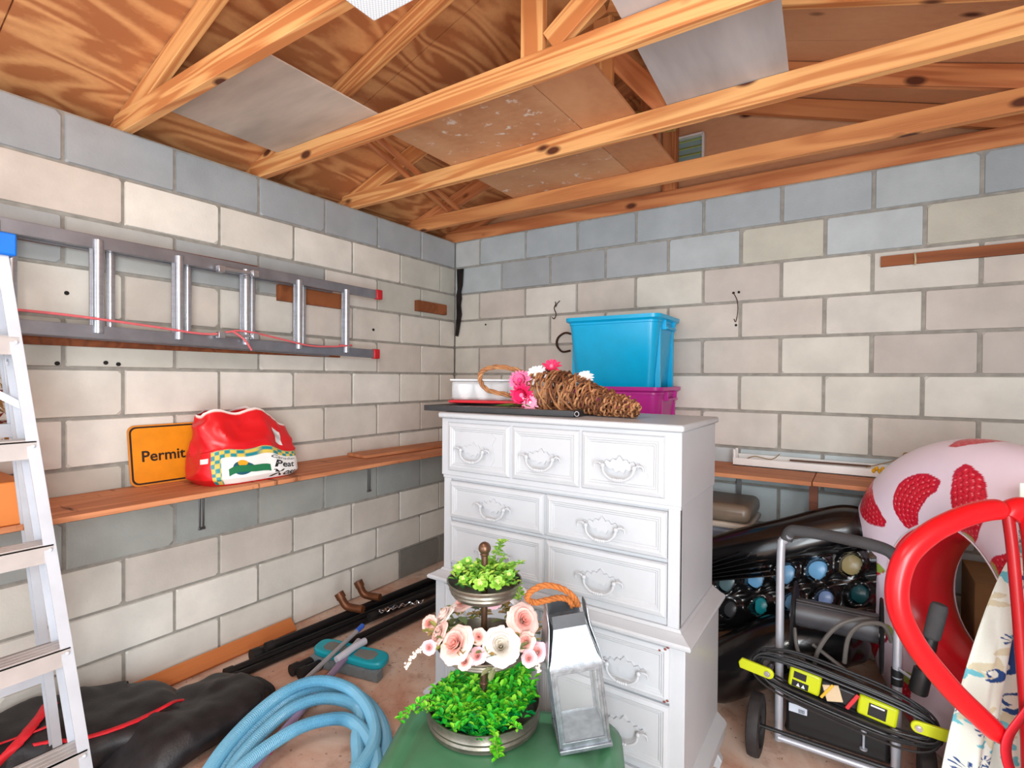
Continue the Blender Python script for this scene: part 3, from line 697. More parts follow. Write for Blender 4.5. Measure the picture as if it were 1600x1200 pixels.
# peat moss bag
pb = thing('peat_moss_bag', 'crumpled red peat moss bag slumped on the left shelf', 'bag', (.225, -1.80, .9155))
def bagS(u, v, off=0):
    """u around (0..1, 0.25 = toward the room), v up"""
    a = 2*PI*u; w = .235*(1+.06*math.sin(v*PI)-.14*v); d = .140*(1-.72*v**1.6)
    if v < .10: w *= .88+.12*v/.10; d *= .82+.18*v/.10
    e = .62; ca, sa = math.cos(a), math.sin(a)
    y = w*math.copysign(abs(ca)**e, ca); x = d*math.copysign(abs(sa)**e, sa)
    hgt = .325-.10*max(0, (y-.03)/.2)-.03*max(0, (-y-.12)/.12)+.012*math.sin(y*30)
    z = hgt*v
    q = Vector((x*7, y*7, z*7+3)); n1 = 1-2*abs(noise.noise(q)); n2 = 1-2*abs(noise.noise(q*2.1+Vector((5, 1, 0))))
    nz = ((n1-.6)*.030+(n2-.6)*.014)*(.15+1.1*v if v < .5 else .7)*(1 if off >= 0 else 1)
    if .05 < v < .5 and sa > .3: nz *= .45
    k = 1+(nz+off)/max(.05, math.hypot(x, y)); sag = -.02*v*v
    return Vector((x*k+sag, y*k, max(z+nz*.4*v, .0)))
def bagC(u, v):
    if v > .972: return L((250, 238, 232))
    return L((222, 26, 34))
m = MB(); m.grid(lambda u, v: bagS(u, v), 96, 50, cu=True, colfn=bagC)
n0 = len(m.v); m.add([Vector((0, 0, 0))], [], L((222, 26, 34)))
m.f += [(n0, ((i+1) % 96)*50, i*50) for i in range(96)]
m.build('bag_body', vcol('red_plastic_sack', .32, .5, 0, 60, .02), pb)
# front label, mapped on the same surface:  s: 0..1 from camera left to right ; t: 0..1 up
def lab(s, t, off=.002): return bagS(.25+(.46-s)*.30, .02+t*.46, off)
def labC(s, t):
    if s > .14 and t < .78: return L((246, 246, 244))
    k = (int(s*15)+int(t*8)) % 2
    return L((226, 200, 90)) if k else L((28, 142, 150))
m = MB(); m.grid(lab, 60, 30, colfn=labC); m.build('front_label', vcol('label_print', .4, .4, 0, 1, .02), pb)
ink = plain('ink_black', (24, 24, 28), .5)
rim_text('Peat', 1, ink, 'lettering', pb, lambda x, y: lab(.52+x*.17, .36+y*.32, .004), .02, .2)
rim_text('Moss', 1, ink, 'lettering', pb, lambda x, y: lab(.49+x*.17, .06+y*.32, .004), .02, .2)
rim_text('Canadian', 1, ink, 'lettering', pb, lambda x, y: lab(.50+x*.10, .64+y*.14, .004), 0, .2)
m = MB()
m.grid(lambda a, b: lab(.36+.085*math.cos(2*PI*a)*b, .45+.20*math.sin(2*PI*a)*b, .003), 24, 3, cu=True, colfn=lambda a, b: L((30, 92, 110)))
m.grid(lambda a, b: lab(.37+.04*math.cos(2*PI*a)*b, .60+.09*math.sin(2*PI*a)*b, .004), 20, 3, cu=True, colfn=lambda a, b: L((240, 170, 40)))
m.grid(lambda a, b: lab(.23+.27*a, .24+.20*b+.10*math.sin(a*PI), .005), 16, 4, colfn=lambda a, b: L((36, 120, 78)))
m.build('emblem', vcol('label_print2', .4, .4, 0, 1, .02), pb)
m = MB(); m.grid(lambda a, b: bagS(.155+.045*(1-a), .60+.22*b, .003), 10, 8, colfn=lambda a, b: L((244, 244, 244)) if not (.3 < b < .75 and int(a*9) % 2) else L((170, 170, 175))); m.build('small_label', vcol('label_print2', .4), pb)
m = MB(); m.grid(lambda a, b: bagS(.40+.055*(1-a), .34+.07*b, .003), 8, 4, colfn=lambda a, b: L((244, 236, 232))); m.build('side_sticker', vcol('label_print2', .4), pb)
# orange box and autumn leaves behind the stepladder
tag(MB().span((.06, -3.25, .9155), (.395, -2.62, 1.055)).build('orange_box', plain('box_orange', (226, 132, 60), .6, var=.04), bev=.004), 'orange cardboard box on the left shelf behind the stepladder', 'box')
m = MB()
for k in range(230):
    a = random.uniform(0, 2*PI); r = random.gauss(.15, .04); p = Vector((.22+random.uniform(-.1, .12), -2.80+r*math.cos(a)*.95, 1.26+r*math.sin(a)*.9))
    p.z = max(p.z, 1.085); cc = L(random.choice([(196, 140, 70), (170, 40, 40), (214, 170, 110), (226, 206, 170), (150, 60, 40)]))
    R = Matrix.Rotation(random.uniform(0, 6), 3, 'X')@Matrix.Rotation(random.uniform(0, 6), 3, 'Z'); s = random.uniform(.022, .04)
    pts = []
    for q in range(10):
        aa = 2*PI*q/10; rr = s*(1 if q % 2 == 0 else .55); pts.append(p+R@Vector((rr*math.cos(aa), rr*math.sin(aa), .004*math.cos(3*aa))))
    m.add(pts, [tuple(range(10))], cc)
tag(m.build('leaf_wreath', vcol('autumn_leaf', .7, .2)), 'autumn leaf wreath on the orange box behind the stepladder', 'wreath')['kind'] = 'stuff'

# ------------------------------------------------------------------ stepladder
lw = plain('stepladder_aluminium', (204, 208, 216), .42, .3, var=.04, scale=10)
lt = plain('step_tread_aluminium', (192, 185, 182), .45, .3, var=.06, scale=10)
sl = thing('stepladder', 'silver aluminium stepladder with blue cap at the left edge', 'ladder', (.7, -2.9, 0))
def lp(x, y, z): return Vector((x-.7, y+2.9, z))
FB, FT = (.735, -2.54), (.49, -2.70)   # far front rail: bottom, top (x, y)
NB, NT_ = (.735, -3.14), (.49, -3.0)
HT = 1.80
def fpt(side, z):
    a, b = ((FB, FT), (NB, NT_))[side]; t = z/HT; return lp(a[0]+(b[0]-a[0])*t, a[1]+(b[1]-a[1])*t, z)
for s in (0, 1):
    m = MB(); a, b = fpt(s, 0), fpt(s, HT); dy = 1 if s == 0 else -1; upv = (0, 1, 0)
    m.bar(a, b, .078, .004, upv)
    for k in (-1, 1): m.bar(a+Vector((k*.038, -dy*.013, 0)), b+Vector((k*.038, -dy*.013, 0)), .004, .028, upv)
    for z in (.27, .575, .88, 1.185, 1.49):
        p = fpt(s, z)+Vector((.045, -dy*.012, 0)); m.ball(p+Vector((-.004, 0, 0)), .006, 8)
    m.build('front_rail', lw, sl, sm=0)
RB, RT = (.385, -2.52), (.445, -2.70); RNB, RNT = (.385, -3.16), (.445, -3.0)
def rpt(side, z):
    a, b = ((RB, RT), (RNB, RNT))[side]; t = z/HT; return lp(a[0]+(b[0]-a[0])*t, a[1]+(b[1]-a[1])*t, z)
for s in (0, 1):
    m = MB(); a, b = rpt(s, 0), rpt(s, HT-.03); dy = 1 if s == 0 else -1; upv = (0, 1, 0)
    m.bar(a, b, .038, .003, upv)
    for k in (-1, 1): m.bar(a+Vector((k*.018, -dy*.012, 0)), b+Vector((k*.018, -dy*.012, 0)), .003, .024, upv)
    m.build('rear_rail', lw, sl, sm=0)
for k in range(5):
    z = .285+.305*k; a, b = fpt(1, z), fpt(0, z); m = MB(); ya, yb = a.y+.004, b.y-.004; x = a.x
    m.span((x-.045, ya, z-.004), (x+.042, yb, z)); m.span((x+.038, ya, z-.052), (x+.042, yb, z)); m.span((x-.045, ya, z-.03), (x-.041, yb, z))
    for j in range(4): m.span((x-.03+j*.02, ya, z), (x-.022+j*.02, yb, z+.0035))
    m.build('step_tread', lt, sl, sm=0)
for z in (.40, .80, 1.22):
    a, b = rpt(1, z), rpt(0, z); m = MB(); m.bar(a, b, .004, .04); m.bar(a+Vector((-.01, 0, .02)), b+Vector((-.01, 0, .02)), .022, .003); m.build('rear_brace', lw, sl, sm=0)
m = MB(); m.bar(fpt(0, 1.46)+Vector((-.03, -.02, -.02)), rpt(0, 1.34)+Vector((.01, -.02, 0)), .004, .022); m.bar(fpt(0, 1.40)+Vector((-.02, -.14, -.0)), fpt(0, 1.30)+Vector((-.02, -.008, 0)), .004, .02); m.build('spreader', lw, sl)
blue = plain('blue_plastic', (20, 118, 226), .35)
a = fpt(0, HT-.04); b = fpt(1, HT-.04)
MB().span((rpt(0, HT).x-.03, b.y-.02, HT-.055), (a.x+.055, a.y+.02, HT+.012)).build('top_cap', blue, sl, bev=.006)
for s in (0, 1):
    for q in (fpt(s, .012), rpt(s, .012)): MB().box(q, (.085, .04, .024)).build('rubber_foot', plain('rubber_black', (30, 30, 32), .8), sl, bev=.004)

# ------------------------------------------------------------------ floor, left side
tag(MB().box((0, 0, 0), (.98, .075, .022)).build('floor_board', wood('orange_board', (208, 126, 70), (178, 96, 50), knots=False, contrast=.4), loc=(.055, -1.92, .035), rot=(.75, 0, PI/2), sm=0), 'orange-brown board lying along the foot of the left wall', 'board')
pipe_m = plain('black_pipe', (20, 18, 19), .42, var=.2)
def pp(a, b, r, label, end=False):
    t = thing('black_pipe', label, 'pipe', a, group='black pipes along the left wall'); d = Vector(b)-Vector(a)
    MB().cyl((0, 0, 0), d, r, 14).build('pipe_tube', pipe_m, t)
    MB().cyl(-d.normalized()*.002, d.normalized()*.035, r*1.22, 14).build('end_cap', plain('cap_black', (26, 24, 24), .6), t)
pp((.185, -1.74, .035), (.28, -.35, .035), .026, 'black pipe nearest the wall, upper left end over the board')
pp((.215, -1.885, .025), (.345, -.35, .025), .02, 'black pipe second from the wall, longest to the left')
pp((.262, -1.885, .02), (.395, -.35, .02), .016, 'slim black pipe third from the wall beside the duffel bag')
pp((.445, -1.70, .028), (.50, -.35, .028), .022, 'short-ended black pipe outermost, left of the teal brush')
pp((.50, -1.695, .026), (.55, -.4, .026), .022, 'black pipe under the teal brush, farthest from the wall')
pp((.24, -1.70, .078), (.325, -.4, .078), .018, 'black pipe lying on top of the two wall-side pipes')
pp((.35, -1.15, .045), (.44, -.4, .045), .02, 'black pipe seen only beyond the bronze fittings')
bronze = plain('bronze', (120, 72, 44), .45, .5, var=.2)
for i, (p, d, lb) in enumerate((((.27, -1.235, .10), (-.5, -.2, .85), 'bronze elbow fitting standing on the black pipes, left one'), ((.235, -1.08, .105), (-.4, -.2, .9), 'bronze elbow fitting on the black pipes, right one'))):
    p = Vector(p); d = Vector(d).normalized()
    t = thing('pipe_fitting', lb, 'fitting', p, group='bronze fittings on the pipes')
    MB().tube(smooth([d*.1, d*.03, Vector((.02, .01, .012)), Vector((.09, .03, .012))], 5), .021, 12).build('elbow', bronze, t)
    MB().cyl(d*.07, d*.105, .026, 14).build('collar', bronze, t)
m = MB()
for k in range(7): m.tube([(.40+k*.016+.012*math.cos(a), -1.10+k*.035+.02*math.sin(a), .078+.007*math.sin(a*2+k)) for a in np.linspace(0, 2*PI, 12)[:-1]], .0035, 6, True)
tag(m.build('steel_chain', plain('chrome', (210, 210, 212), .15, 1)), 'small shiny steel chain lying on the black pipes', 'chain')
# duffel bags
def duffel(name, label, pts, ws, hs, seed, stripes=None, n=90):
    C = smooth(pts, 10); m = len(C); mb = MB()
    def S(u, v, off=0):
        x = v*(m-1); i = min(int(x), m-2); f_ = x-i; c = C[i].lerp(C[i+1], f_); d = (C[i+1]-C[i]).normalized(); side = d.cross(Vector((0, 0, 1))).normalized()
        k = v*(len(ws)-1); a = min(int(k), len(ws)-2); g = k-a; g = g*g*(3-2*g); w = ws[a]*(1-g)+ws[a+1]*g; h = hs[a]*(1-g)+hs[a+1]*g
        th = 2*PI*u; ca, sa = math.cos(th), math.sin(th)
        p = c+side*(w*math.copysign(abs(ca)**.8, ca))+Vector((0, 0, h*(.5+.5*math.copysign(abs(sa)**.8, sa))))
        q = p*5+Vector((seed, 0, 0)); dsp = noise.noise(q)*.035+noise.noise(q*2.3)*.018+abs(noise.noise(q*1.6))*-.02
        out = (p-(c+Vector((0, 0, h*.5)))).normalized(); p = p+out*(dsp*(.4 if sa < -.3 else 1)+off)
        p.z = max(p.z, .004+max(off, 0)); p.x = max(p.x, .035); return p
    mb.grid(lambda u, v: S(u, v), n, 70, cu=True)
    mb.f += [tuple(i*70 for i in range(n)), tuple(i*70+69 for i in reversed(range(n)))]
    t = thing(name, label, 'bag', (0, 0, 0), group='black duffel bags')
    mb.build('bag_body', plain('black_nylon', (34, 30, 32), .5, var=.25, scale=25, bump=.3), t)
    return t, S
b1, S1 = duffel('duffel_bag', 'black nylon duffel bag with red piping and straps beside the stepladder', [(.17, -3.05, 0), (.175, -2.75, 0), (.20, -2.5, 0), (.31, -2.3, 0), (.33, -2.06, 0)], [.08, .125, .14, .20, .22, .19, .08], [.10, .17, .19, .19, .17, .15, .04], 3)
b2, S2 = duffel('duffel_bag', 'black nylon bag with a square flap end, beyond the red-piped one', [(.56, -2.45, 0), (.52, -2.25, 0), (.44, -2.0, 0), (.42, -1.86, 0)], [.10, .17, .20, .18, .12], [.06, .14, .13, .12, .07], 11)
redf = plain('red_webbing', (226, 30, 44), .55, bump=.2, scale=60)
def strip(S, uv, w, name, par, off=.006):
    P = smooth([(a, b, 0) for a, b in uv], 10); m = MB(); vs = []
    for i, p in enumerate(P):
        d = (P[min(i+1, len(P)-1)]-P[max(i-1, 0)]); d.normalize(); nx, ny = -d.y, d.x
        for s in (-1, 1): vs.append(S(p.x+nx*w*s*.6, p.y+ny*w*s, off))
    m.add(vs, [(2*i, 2*i+1, 2*i+3, 2*i+2) for i in range(len(P)-1)]); o = m.build(name, redf, par)
    sd = o.modifiers.new('thick', 'SOLIDIFY'); sd.thickness = .003; return o
strip(S1, [(.09, .42), (.10, .55), (.12, .7), (.15, .82), (.18, .93)], .013, 'red_piping', b1)
strip(S1, [(.02, .30), (.10, .37), (.20, .44), (.27, .50)], .02, 'shoulder_strap', b1, .012)
strip(S1, [(.14, .20), (.14, .3), (.15, .40), (.17, .50)], .008, 'red_piping', b1, .008)
# pool brush
pbx = thing('pool_brush', 'teal pool brush with grey insets lying on the floor', 'brush', (.62, -1.50, .055), (.12, 0, math.radians(12)))
teal = plain('teal_plastic', (14, 152, 168), .35, var=.04)
out = []
for k in range(40):
    a = 2*PI*k/40; ca, sa = math.cos(a), math.sin(a); x = .20*math.copysign(abs(ca)**.6, ca); y = .052*math.copysign(abs(sa)**.7, sa)*(1+.35*(x/.2)**2)
    out.append((x, y))
m = MB(); RZm = Matrix(((1, 0, 0), (0, 0, 1), (0, 1, 0)))
m.prism(out, .035, (0, 0, 0), Matrix(((1, 0, 0), (0, 0, 1), (0, 1, 0)))); m.build('brush_head', teal, pbx, bev=.01, seg=3)
for s in (-1, 1):
    MB().prism([(s*x, y) for x, y in ((.035, -.025), (.12, -.035), (.145, -.02), (.145, .015), (.12, .03), (.035, .02))], .003, (0, 0, .0345), RZm).build('grey_inset', plain('inset_grey', (110, 112, 108), .7), pbx)
m = MB()
for k in range(60):
    x = -.19+.38*k/59; m.box((x, -.045, -.02), (.007, .04, .045), Matrix.Rotation(random.uniform(-.1, .1), 3, 'Y'))
m.build('bristles', plain('bristle_grey', (120, 130, 134), .8), pbx)['kind'] = 'stuff'
MB().tube([(.03, .07, .045), (.02, .0, .055), (-.0, -.10, .05)], .017, 12).build('handle_socket', plain('smoky_plastic', (190, 190, 200), .2), pbx)
# poles
def pole(label, a, b, r, mat, tipmat, tip, extra=None):
    t = thing('pool_pole', label, 'pole', a, group='pool poles under the hose'); d = Vector(b)-Vector(a)
    MB().cyl((0, 0, 0), d, r, 14).build('pole_tube', mat, t); dn = d.normalized()
    MB().cyl(-dn*tip, dn*.002, r*1.15, 14).build('pole_tip', tipmat, t)
    if extra: MB().cyl(dn*extra[0], dn*extra[1], r*1.2, 14).build('pole_clip', extra[2], t)
pole('thin grey pole with a blue tip, crossing the teal brush', (.535, -1.395, .115), (.80, -2.35, .012), .011, plain('pole_grey', (176, 176, 178), .35, .4), plain('tip_blue', (50, 100, 200), .4), .05)
pole('purple-grey transparent pole under the blue hose', (.60, -1.46, .085), (1.10, -2.6, .017), .016, plain('pole_purple', (150, 130, 160), .2, .1), plain('tip_clear', (186, 186, 196), .3), .04, (.62, .68, plain('clip_magenta', (190, 20, 90), .4)))
pole('pale grey pole end left of the purple pole', (.71, -1.80, .014), (1.02, -2.5, .014), .013, plain('pole_pale', (196, 194, 190), .35, .4), plain('tip_lightblue', (120, 170, 200), .4), .05)
# hose
hs = thing('vacuum_hose', 'coiled light blue ribbed pool hose on the concrete floor', 'hose')
base = [(.86, -2.24), (.70, -2.04), (.62, -1.80), (.68, -1.66), (.83, -1.60), (1.03, -1.66), (1.18, -1.80), (1.24, -2.05), (1.12, -2.3), (.96, -2.36)]
path = []
for tn in range(4):
    ox, oy, sc = ((0, 0, 1.0), (.05, -.035, .93), (.11, -.09, .86), (-.02, -.02, .96))[tn]
    for k, (x, y) in enumerate(base):
        x2 = .94+(x-.94)*sc+ox; y2 = -1.97+(y+1.97)*sc+oy
        if tn == 1 and k in (5, 6, 7): x2 -= .05; y2 -= .06
        if tn == 2 and k in (2, 3): x2 += .04
        path.append((x2+.085, y2-.10, .056+tn*.013+.028*math.exp(-((x2-.66)**2+(y2+1.68)**2)/.03)+(.02 if tn > 1 and k > 6 else 0)))
sp = smooth(path, 64)
rs = [.0225+(.0013 if i % 2 else -.0013) for i in range(len(sp))]
MB().tube(sp, rs, 12).build('hose_tube', plain('hose_blue', (112, 176, 206), .42, var=.04), hs, sm=0)

# ------------------------------------------------------------------ green tote, tiered tray, lantern
TC = Vector((1.865, -2.035, 0)); TA = math.radians(25.7)
gt = thing('green_tote', 'dark green lidded storage tote in front of the dresser', 'storage tub', TC, (0, 0, TA))
def rloop(w, d, z, r, n=8):
    P = []
    for cx, cy, a0 in ((w/2-r, d/2-r, 0), (-w/2+r, d/2-r, 90), (-w/2+r, -d/2+r, 180), (w/2-r, -d/2+r, 270)):
        for k in range(n+1): a = math.radians(a0+90*k/n); P.append((cx+r*math.cos(a), cy+r*math.sin(a), z))
    return P
def loft(loops, capa=True, capb=True):
    n = len(loops[0]); vs = [p for l in loops for p in l]
    fs = [(k*n+j, k*n+(j+1) % n, (k+1)*n+(j+1) % n, (k+1)*n+j) for k in range(len(loops)-1) for j in range(n)]
    if capa: fs.append(tuple(reversed(range(n))))
    if capb: fs.append(tuple(range((len(loops)-1)*n, len(loops)*n)))
    return MB().add(vs, fs)
green = plain('tote_green', (70, 122, 88), .35, var=.10, scale=6, spec=.5)
loft([rloop(.50, .32, 0, .05), rloop(.51, .33, .02, .05), rloop(.58, .40, .35, .06), rloop(.61, .43, .352, .07), rloop(.61, .43, .37, .07)]).build('tote_body', green, gt, sm=40)
loft([rloop(.63, .45, .35, .09), rloop(.64, .46, .362, .1), rloop(.635, .455, .385, .1), rloop(.60, .42, .398, .095), rloop(.57, .39, .404, .09), rloop(.545, .365, .402, .085), rloop(.52, .34, .392, .08), rloop(.50, .32, .390, .075), rloop(.485, .305, .396, .07)]).build('lid', green, gt, sm=50)
m = MB()
for x, y, w in ((-.22, -.12, .05), (.2, .12, .05)): m.box((x, y, .3975), (w, .03, .004))
m.build('lid_rib', green, gt, bev=.001)
TP = Vector((1.725, -1.93, .3965))
tt = thing('tiered_tray', 'three-tier round galvanized metal tray stand on the green tote', 'tray', TP)
galv = plain('aged_galvanized', (134, 128, 116), .38, .8, var=.16, scale=22, bump=.1)
brz = plain('pole_bronze', (112, 84, 66), .35, .7, var=.15)
def tray(r, z0, z1, tp=.0):
    h = z1-z0
    return MB().lathe([(0, z0), (r-.006-tp, z0), (r-tp, z0+.004), (r-tp*.9, z0+h*.15), (r+.003-tp*.7, z0+h*.30), (r-tp*.6, z0+h*.42), (r+.003-tp*.4, z0+h*.55), (r-tp*.3, z0+h*.68), (r, z1-.006), (r+.004, z1-.004), (r+.004, z1), (r, z1), (r-.003-tp*.3, z0+h*.6), (r-.006-tp, z0+.006), (0, z0+.006)], n=64)
ZB = TP.z
tray(.162, 0, .056).build('tray_tier', galv, tt)
tray(.137, .588-ZB, .628-ZB, .02).build('tray_tier', galv, tt)
tray(.106, .760-ZB, .806-ZB, .014).build('tray_tier', galv, tt)
MB().lathe([(.011, 0), (.011, .10), (.014, .104), (.011, .108), (.0095, .20), (.0095, .46), (.0105, .50)], n=16).build('centre_pole', brz, tt)
MB().lathe([(.0105, .478), (.0135, .482), (.0105, .487)], n=16).ball((0, 0, .500), .0185, 20).build('finial', brz, tt)
leafm = vcol('plastic_leaf', .45, .45, 0, 1, .05)
def leaves(m, p, n, ln, cols, spread=1.0, up=.3, wd=.45, cup=.15):
    for k in range(n):
        a = random.uniform(0, 2*PI); d = Vector((math.cos(a), math.sin(a), random.uniform(up-.5, up+.5)*spread)).normalized()
        s = d.cross(Vector((0, 0, 1))).normalized(); nn = s.cross(d); l = ln*random.uniform(.7, 1.2); w = l*wd; c = L(random.choice(cols))
        q = Vector(p)+d*l*.1
        m.add([q, q+d*l*.35+s*w*.42+nn*l*cup, q+d*l*.75+s*w*.38+nn*l*cup*.8, q+d*l, q+d*l*.75-s*w*.38+nn*l*cup*.8, q+d*l*.35-s*w*.42+nn*l*cup, q+d*l*.5], [(0, 1, 6), (1, 2, 6), (2, 3, 6), (3, 4, 6), (4, 5, 6), (5, 0, 6)], c)
def greenery(name, label, cen, r, z, cnt, cols, sprigs, mound=.05, ln=.022, lean=(0, 0), hi=.0):
    t = thing(name, label, 'artificial plant', (cen[0], cen[1], z)); m = MB()
    for k in range(cnt):
        a = random.uniform(0, 2*PI); rr = r*math.sqrt(random.random()); h = random.random()**.6; x, y = rr*math.cos(a), rr*math.sin(a)
        top = mound*(1-.45*(rr/r)**2)+hi*max(0, x*lean[0]+y*lean[1])/r+.014*noise.noise(Vector((x*40, y*40, 2)))
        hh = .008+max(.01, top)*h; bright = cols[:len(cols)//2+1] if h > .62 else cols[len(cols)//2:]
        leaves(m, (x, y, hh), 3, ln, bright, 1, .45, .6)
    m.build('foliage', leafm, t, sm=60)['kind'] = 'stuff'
    for pts in sprigs:
        P = smooth(pts, 6); st = MB().tube(P, .0012, 5, col=L((120, 140, 60)))
        for i, p in enumerate(P): leaves(st, p, 3, .018, cols[:3], .8, .3, .6)
        st.build('sprig', leafm, t, sm=60)
    return t
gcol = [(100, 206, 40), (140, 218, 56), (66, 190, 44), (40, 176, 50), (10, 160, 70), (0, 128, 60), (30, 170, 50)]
cx, cy = TP.x, TP.y
rr_ = Vector((.833, .553, 0)); ff_ = Vector((-.594, .804, 0)); rt = Vector((.804, .594, 0))
def tl(r_, f_, z): v_ = rt*r_+ff_*f_; return (v_.x, v_.y, z)
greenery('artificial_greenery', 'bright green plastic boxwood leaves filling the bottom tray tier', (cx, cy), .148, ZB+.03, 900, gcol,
         [[tl(-.12, -.02, .03), tl(-.17, -.05, .055), tl(-.205, -.07, .04), tl(-.232, -.08, .02)], [tl(-.10, -.06, .04), tl(-.15, -.07, .05), tl(-.19, -.09, .05)],
          [tl(.02, -.12, .03), tl(.03, -.168, .035), tl(.035, -.178, 0), tl(.038, -.182, -.02)], [tl(.02, -.12, .03), tl(.03, -.172, .02), tl(.028, -.178, -.01)],
          [tl(.10, .03, .06), tl(.13, .02, .10), tl(.14, .0, .12)], [tl(.08, .05, .06), tl(.10, .05, .11), tl(.11, .03, .14)], [tl(.12, -.03, .05), tl(.14, -.05, .075)], [tl(.05, .08, .06), tl(.07, .08, .12)], [tl(-.06, -.11, .04), tl(-.08, -.155, .04)], [tl(.07, -.12, .04), tl(.09, -.15, .035)]], .042, .024, (rt.x, rt.y), .055)
gcol2 = [(176, 214, 84), (140, 196, 66), (120, 186, 66), (84, 150, 60), (60, 130, 56)]
su = greenery('artificial_succulent', 'lime green plastic succulent and boxwood sprigs in the top tray tier', (cx, cy), .09, .785, 230, gcol2,
         [[tl(.01, .03, .02), tl(.03, .04, .07), tl(.045, .04, .10), tl(.052, .03, .122)], [tl(.03, .02, .02), tl(.07, .01, .05), tl(.105, 0, .065)], [tl(.05, -.01, .02), tl(.085, -.03, .03), tl(.10, -.04, .0), tl(.098, -.045, -.02)], [tl(-.05, .02, .02), tl(-.07, .02, .055)], [tl(.04, .03, .03), tl(.06, .03, .08)]], .05, .022)
def rosette(m, p, d, r, c1, c2, rings=3, n=6):
    R = fr(d); p = Vector(p)
    for q in range(rings):
        for k in range(n):
            a = 2*PI*(k+.5*q)/n; e = R@Vector((0, math.cos(a), math.sin(a))); ax = R@Vector((1, 0, 0)); s = e.cross(ax); rr = r*(1-.3*q); l = .25+.3*q; w = rr*.5
            c = L(c2 if q == rings-1 else c1)
            P = [e*rr*.1, e*rr*.5+s*w*.8+ax*rr*l*.5, e*rr*.9+s*w*.7+ax*rr*l, e*rr+ax*rr*l*1.1, e*rr*.9-s*w*.7+ax*rr*l, e*rr*.5-s*w*.8+ax*rr*l*.5, e*rr*.55+ax*rr*l*.35]
            m.add([p+x for x in P], [(0, 1, 6), (1, 2, 6), (2, 3, 6), (3, 4, 6), (4, 5, 6), (5, 0, 6)], c)
for (a_, f_, z, r) in ((-.012, -.085, .036, .022), (.035, -.078, .036, .023), (-.06, -.055, .04, .014), (.07, -.04, .045, .018), (-.075, -.01, .055, .017), (-.05, .02, .065, .016), (.005, -.05, .045, .015), (.08, .02, .05, .016)):
    m = MB(); rosette(m, tl(a_, f_, z), (0.3, -.5, .8), r, random.choice([(172, 210, 90), (150, 200, 74), (120, 180, 66)]), (196, 224, 120), 3, 5); m.build('rosette', leafm, su, sm=60)
# rose garland in the middle tier
rg = thing('rose_garland', 'artificial garland of blush and white roses in the middle tray tier', 'flower garland', (cx, cy, .628))
petm = vcol('rose_petal', .65, .25, 0, 1, .03)
def rose(loc, d, r, c1, c2, name='rose'):
    m = MB(); R = fr(d)
    for q in range(6):
        n = (2, 3, 4, 5, 5, 6)[q]; Rq = r*(.13+.165*q); Hq = r*(.52-.045*q*(1 if q < 4 else 1.7)); fl_ = max(0, q-2.2)/3.0
        col = tuple(c1[i]+(c2[i]-c1[i])*(q/5) for i in range(3))
        for k in range(n):
            a0 = 2*PI*(k+.37*q)/n+random.uniform(-.12, .12); wd = PI/n*1.35; vs = []; jt = random.uniform(.92, 1.08)
            for i in range(6):
                t_ = i/5
                for j in range(7):
                    e = (j-3)/3; a = a0+e*wd*(1-.22*t_**3); edge = 1-.16*abs(e)**2.5*t_
                    rad = Rq*(.45+.55*math.sin(t_*PI/2))*jt+fl_*r*.20*t_**3*(1+.25*math.sin(e*5+k)); h = Hq*(t_**.8)*edge-fl_*r*.16*t_**4+r*.02*math.sin(e*6+q+k)*t_
                    vs.append(R@Vector((h, rad*math.cos(a), rad*math.sin(a))))
            m.add(vs, [(i*7+j, i*7+j+1, (i+1)*7+j+1, (i+1)*7+j) for i in range(5) for j in range(6)], L(col))
    return m.build(name, petm, rg, loc=loc, sm=60)
white_, blush, pk = (242, 238, 236), (244, 206, 196), (236, 160, 148)
cd = (.35, -.62, .7)
rose(tl(.045, -.135, .046), cd, .046, (214, 204, 188), (226, 222, 218))
rose(tl(-.075, -.125, .05), (-.1, -.7, .6), .046, pk, blush)
rose(tl(.11, -.045, .075), (.7, -.4, .6), .043, pk, blush)
rose(tl(.105, .05, .105), (.6, .0, .7), .042, (230, 222, 222), (246, 238, 238))
rose(tl(-.115, .02, .06), (-.6, -.4, .7), .040, blush, (250, 240, 232))
rose(tl(-.06, .08, .075), (-.2, -.3, .8), .036, pk, blush)
rose(tl(-.125, -.055, .045), (-.5, -.6, .5), .034, blush, blush)
for p, r in ((tl(-.015, -.11, .062), .020), (tl(-.018, -.15, .03), .021), (tl(.115, -.105, .042), .026), (tl(.145, -.12, .022), .024), (tl(.12, -.14, .016), .02), (tl(-.16, -.0, .05), .022), (tl(-.05, -.155, .018), .019), (tl(.03, .05, .09), .022), (tl(.13, -.02, .03), .018), (tl(-.15, -.10, .03), .018)):
    rose(p, (random.uniform(-.2, .5), -.6, .5), r, pk, random.choice([blush, (248, 200, 214)]), 'rosebud')
m = MB()
for k in range(130):
    a = random.uniform(0, 2*PI); r = random.uniform(.09, .155); leaves(m, tl(r*math.cos(a), r*math.sin(a), random.uniform(.012, .05)), 2, .034, [(120, 134, 84), (150, 150, 80), (100, 116, 84), (176, 150, 80), (196, 160, 110)], .7, .25, .5)
leaves(m, tl(-.05, -.02, .05), 3, .05, [(112, 138, 88)], .6, .4, .6); leaves(m, tl(.03, -.15, .0), 3, .05, [(130, 134, 96)], .6, -.6, .5)
m.build('garland_leaves', leafm, rg, sm=60)['kind'] = 'stuff'
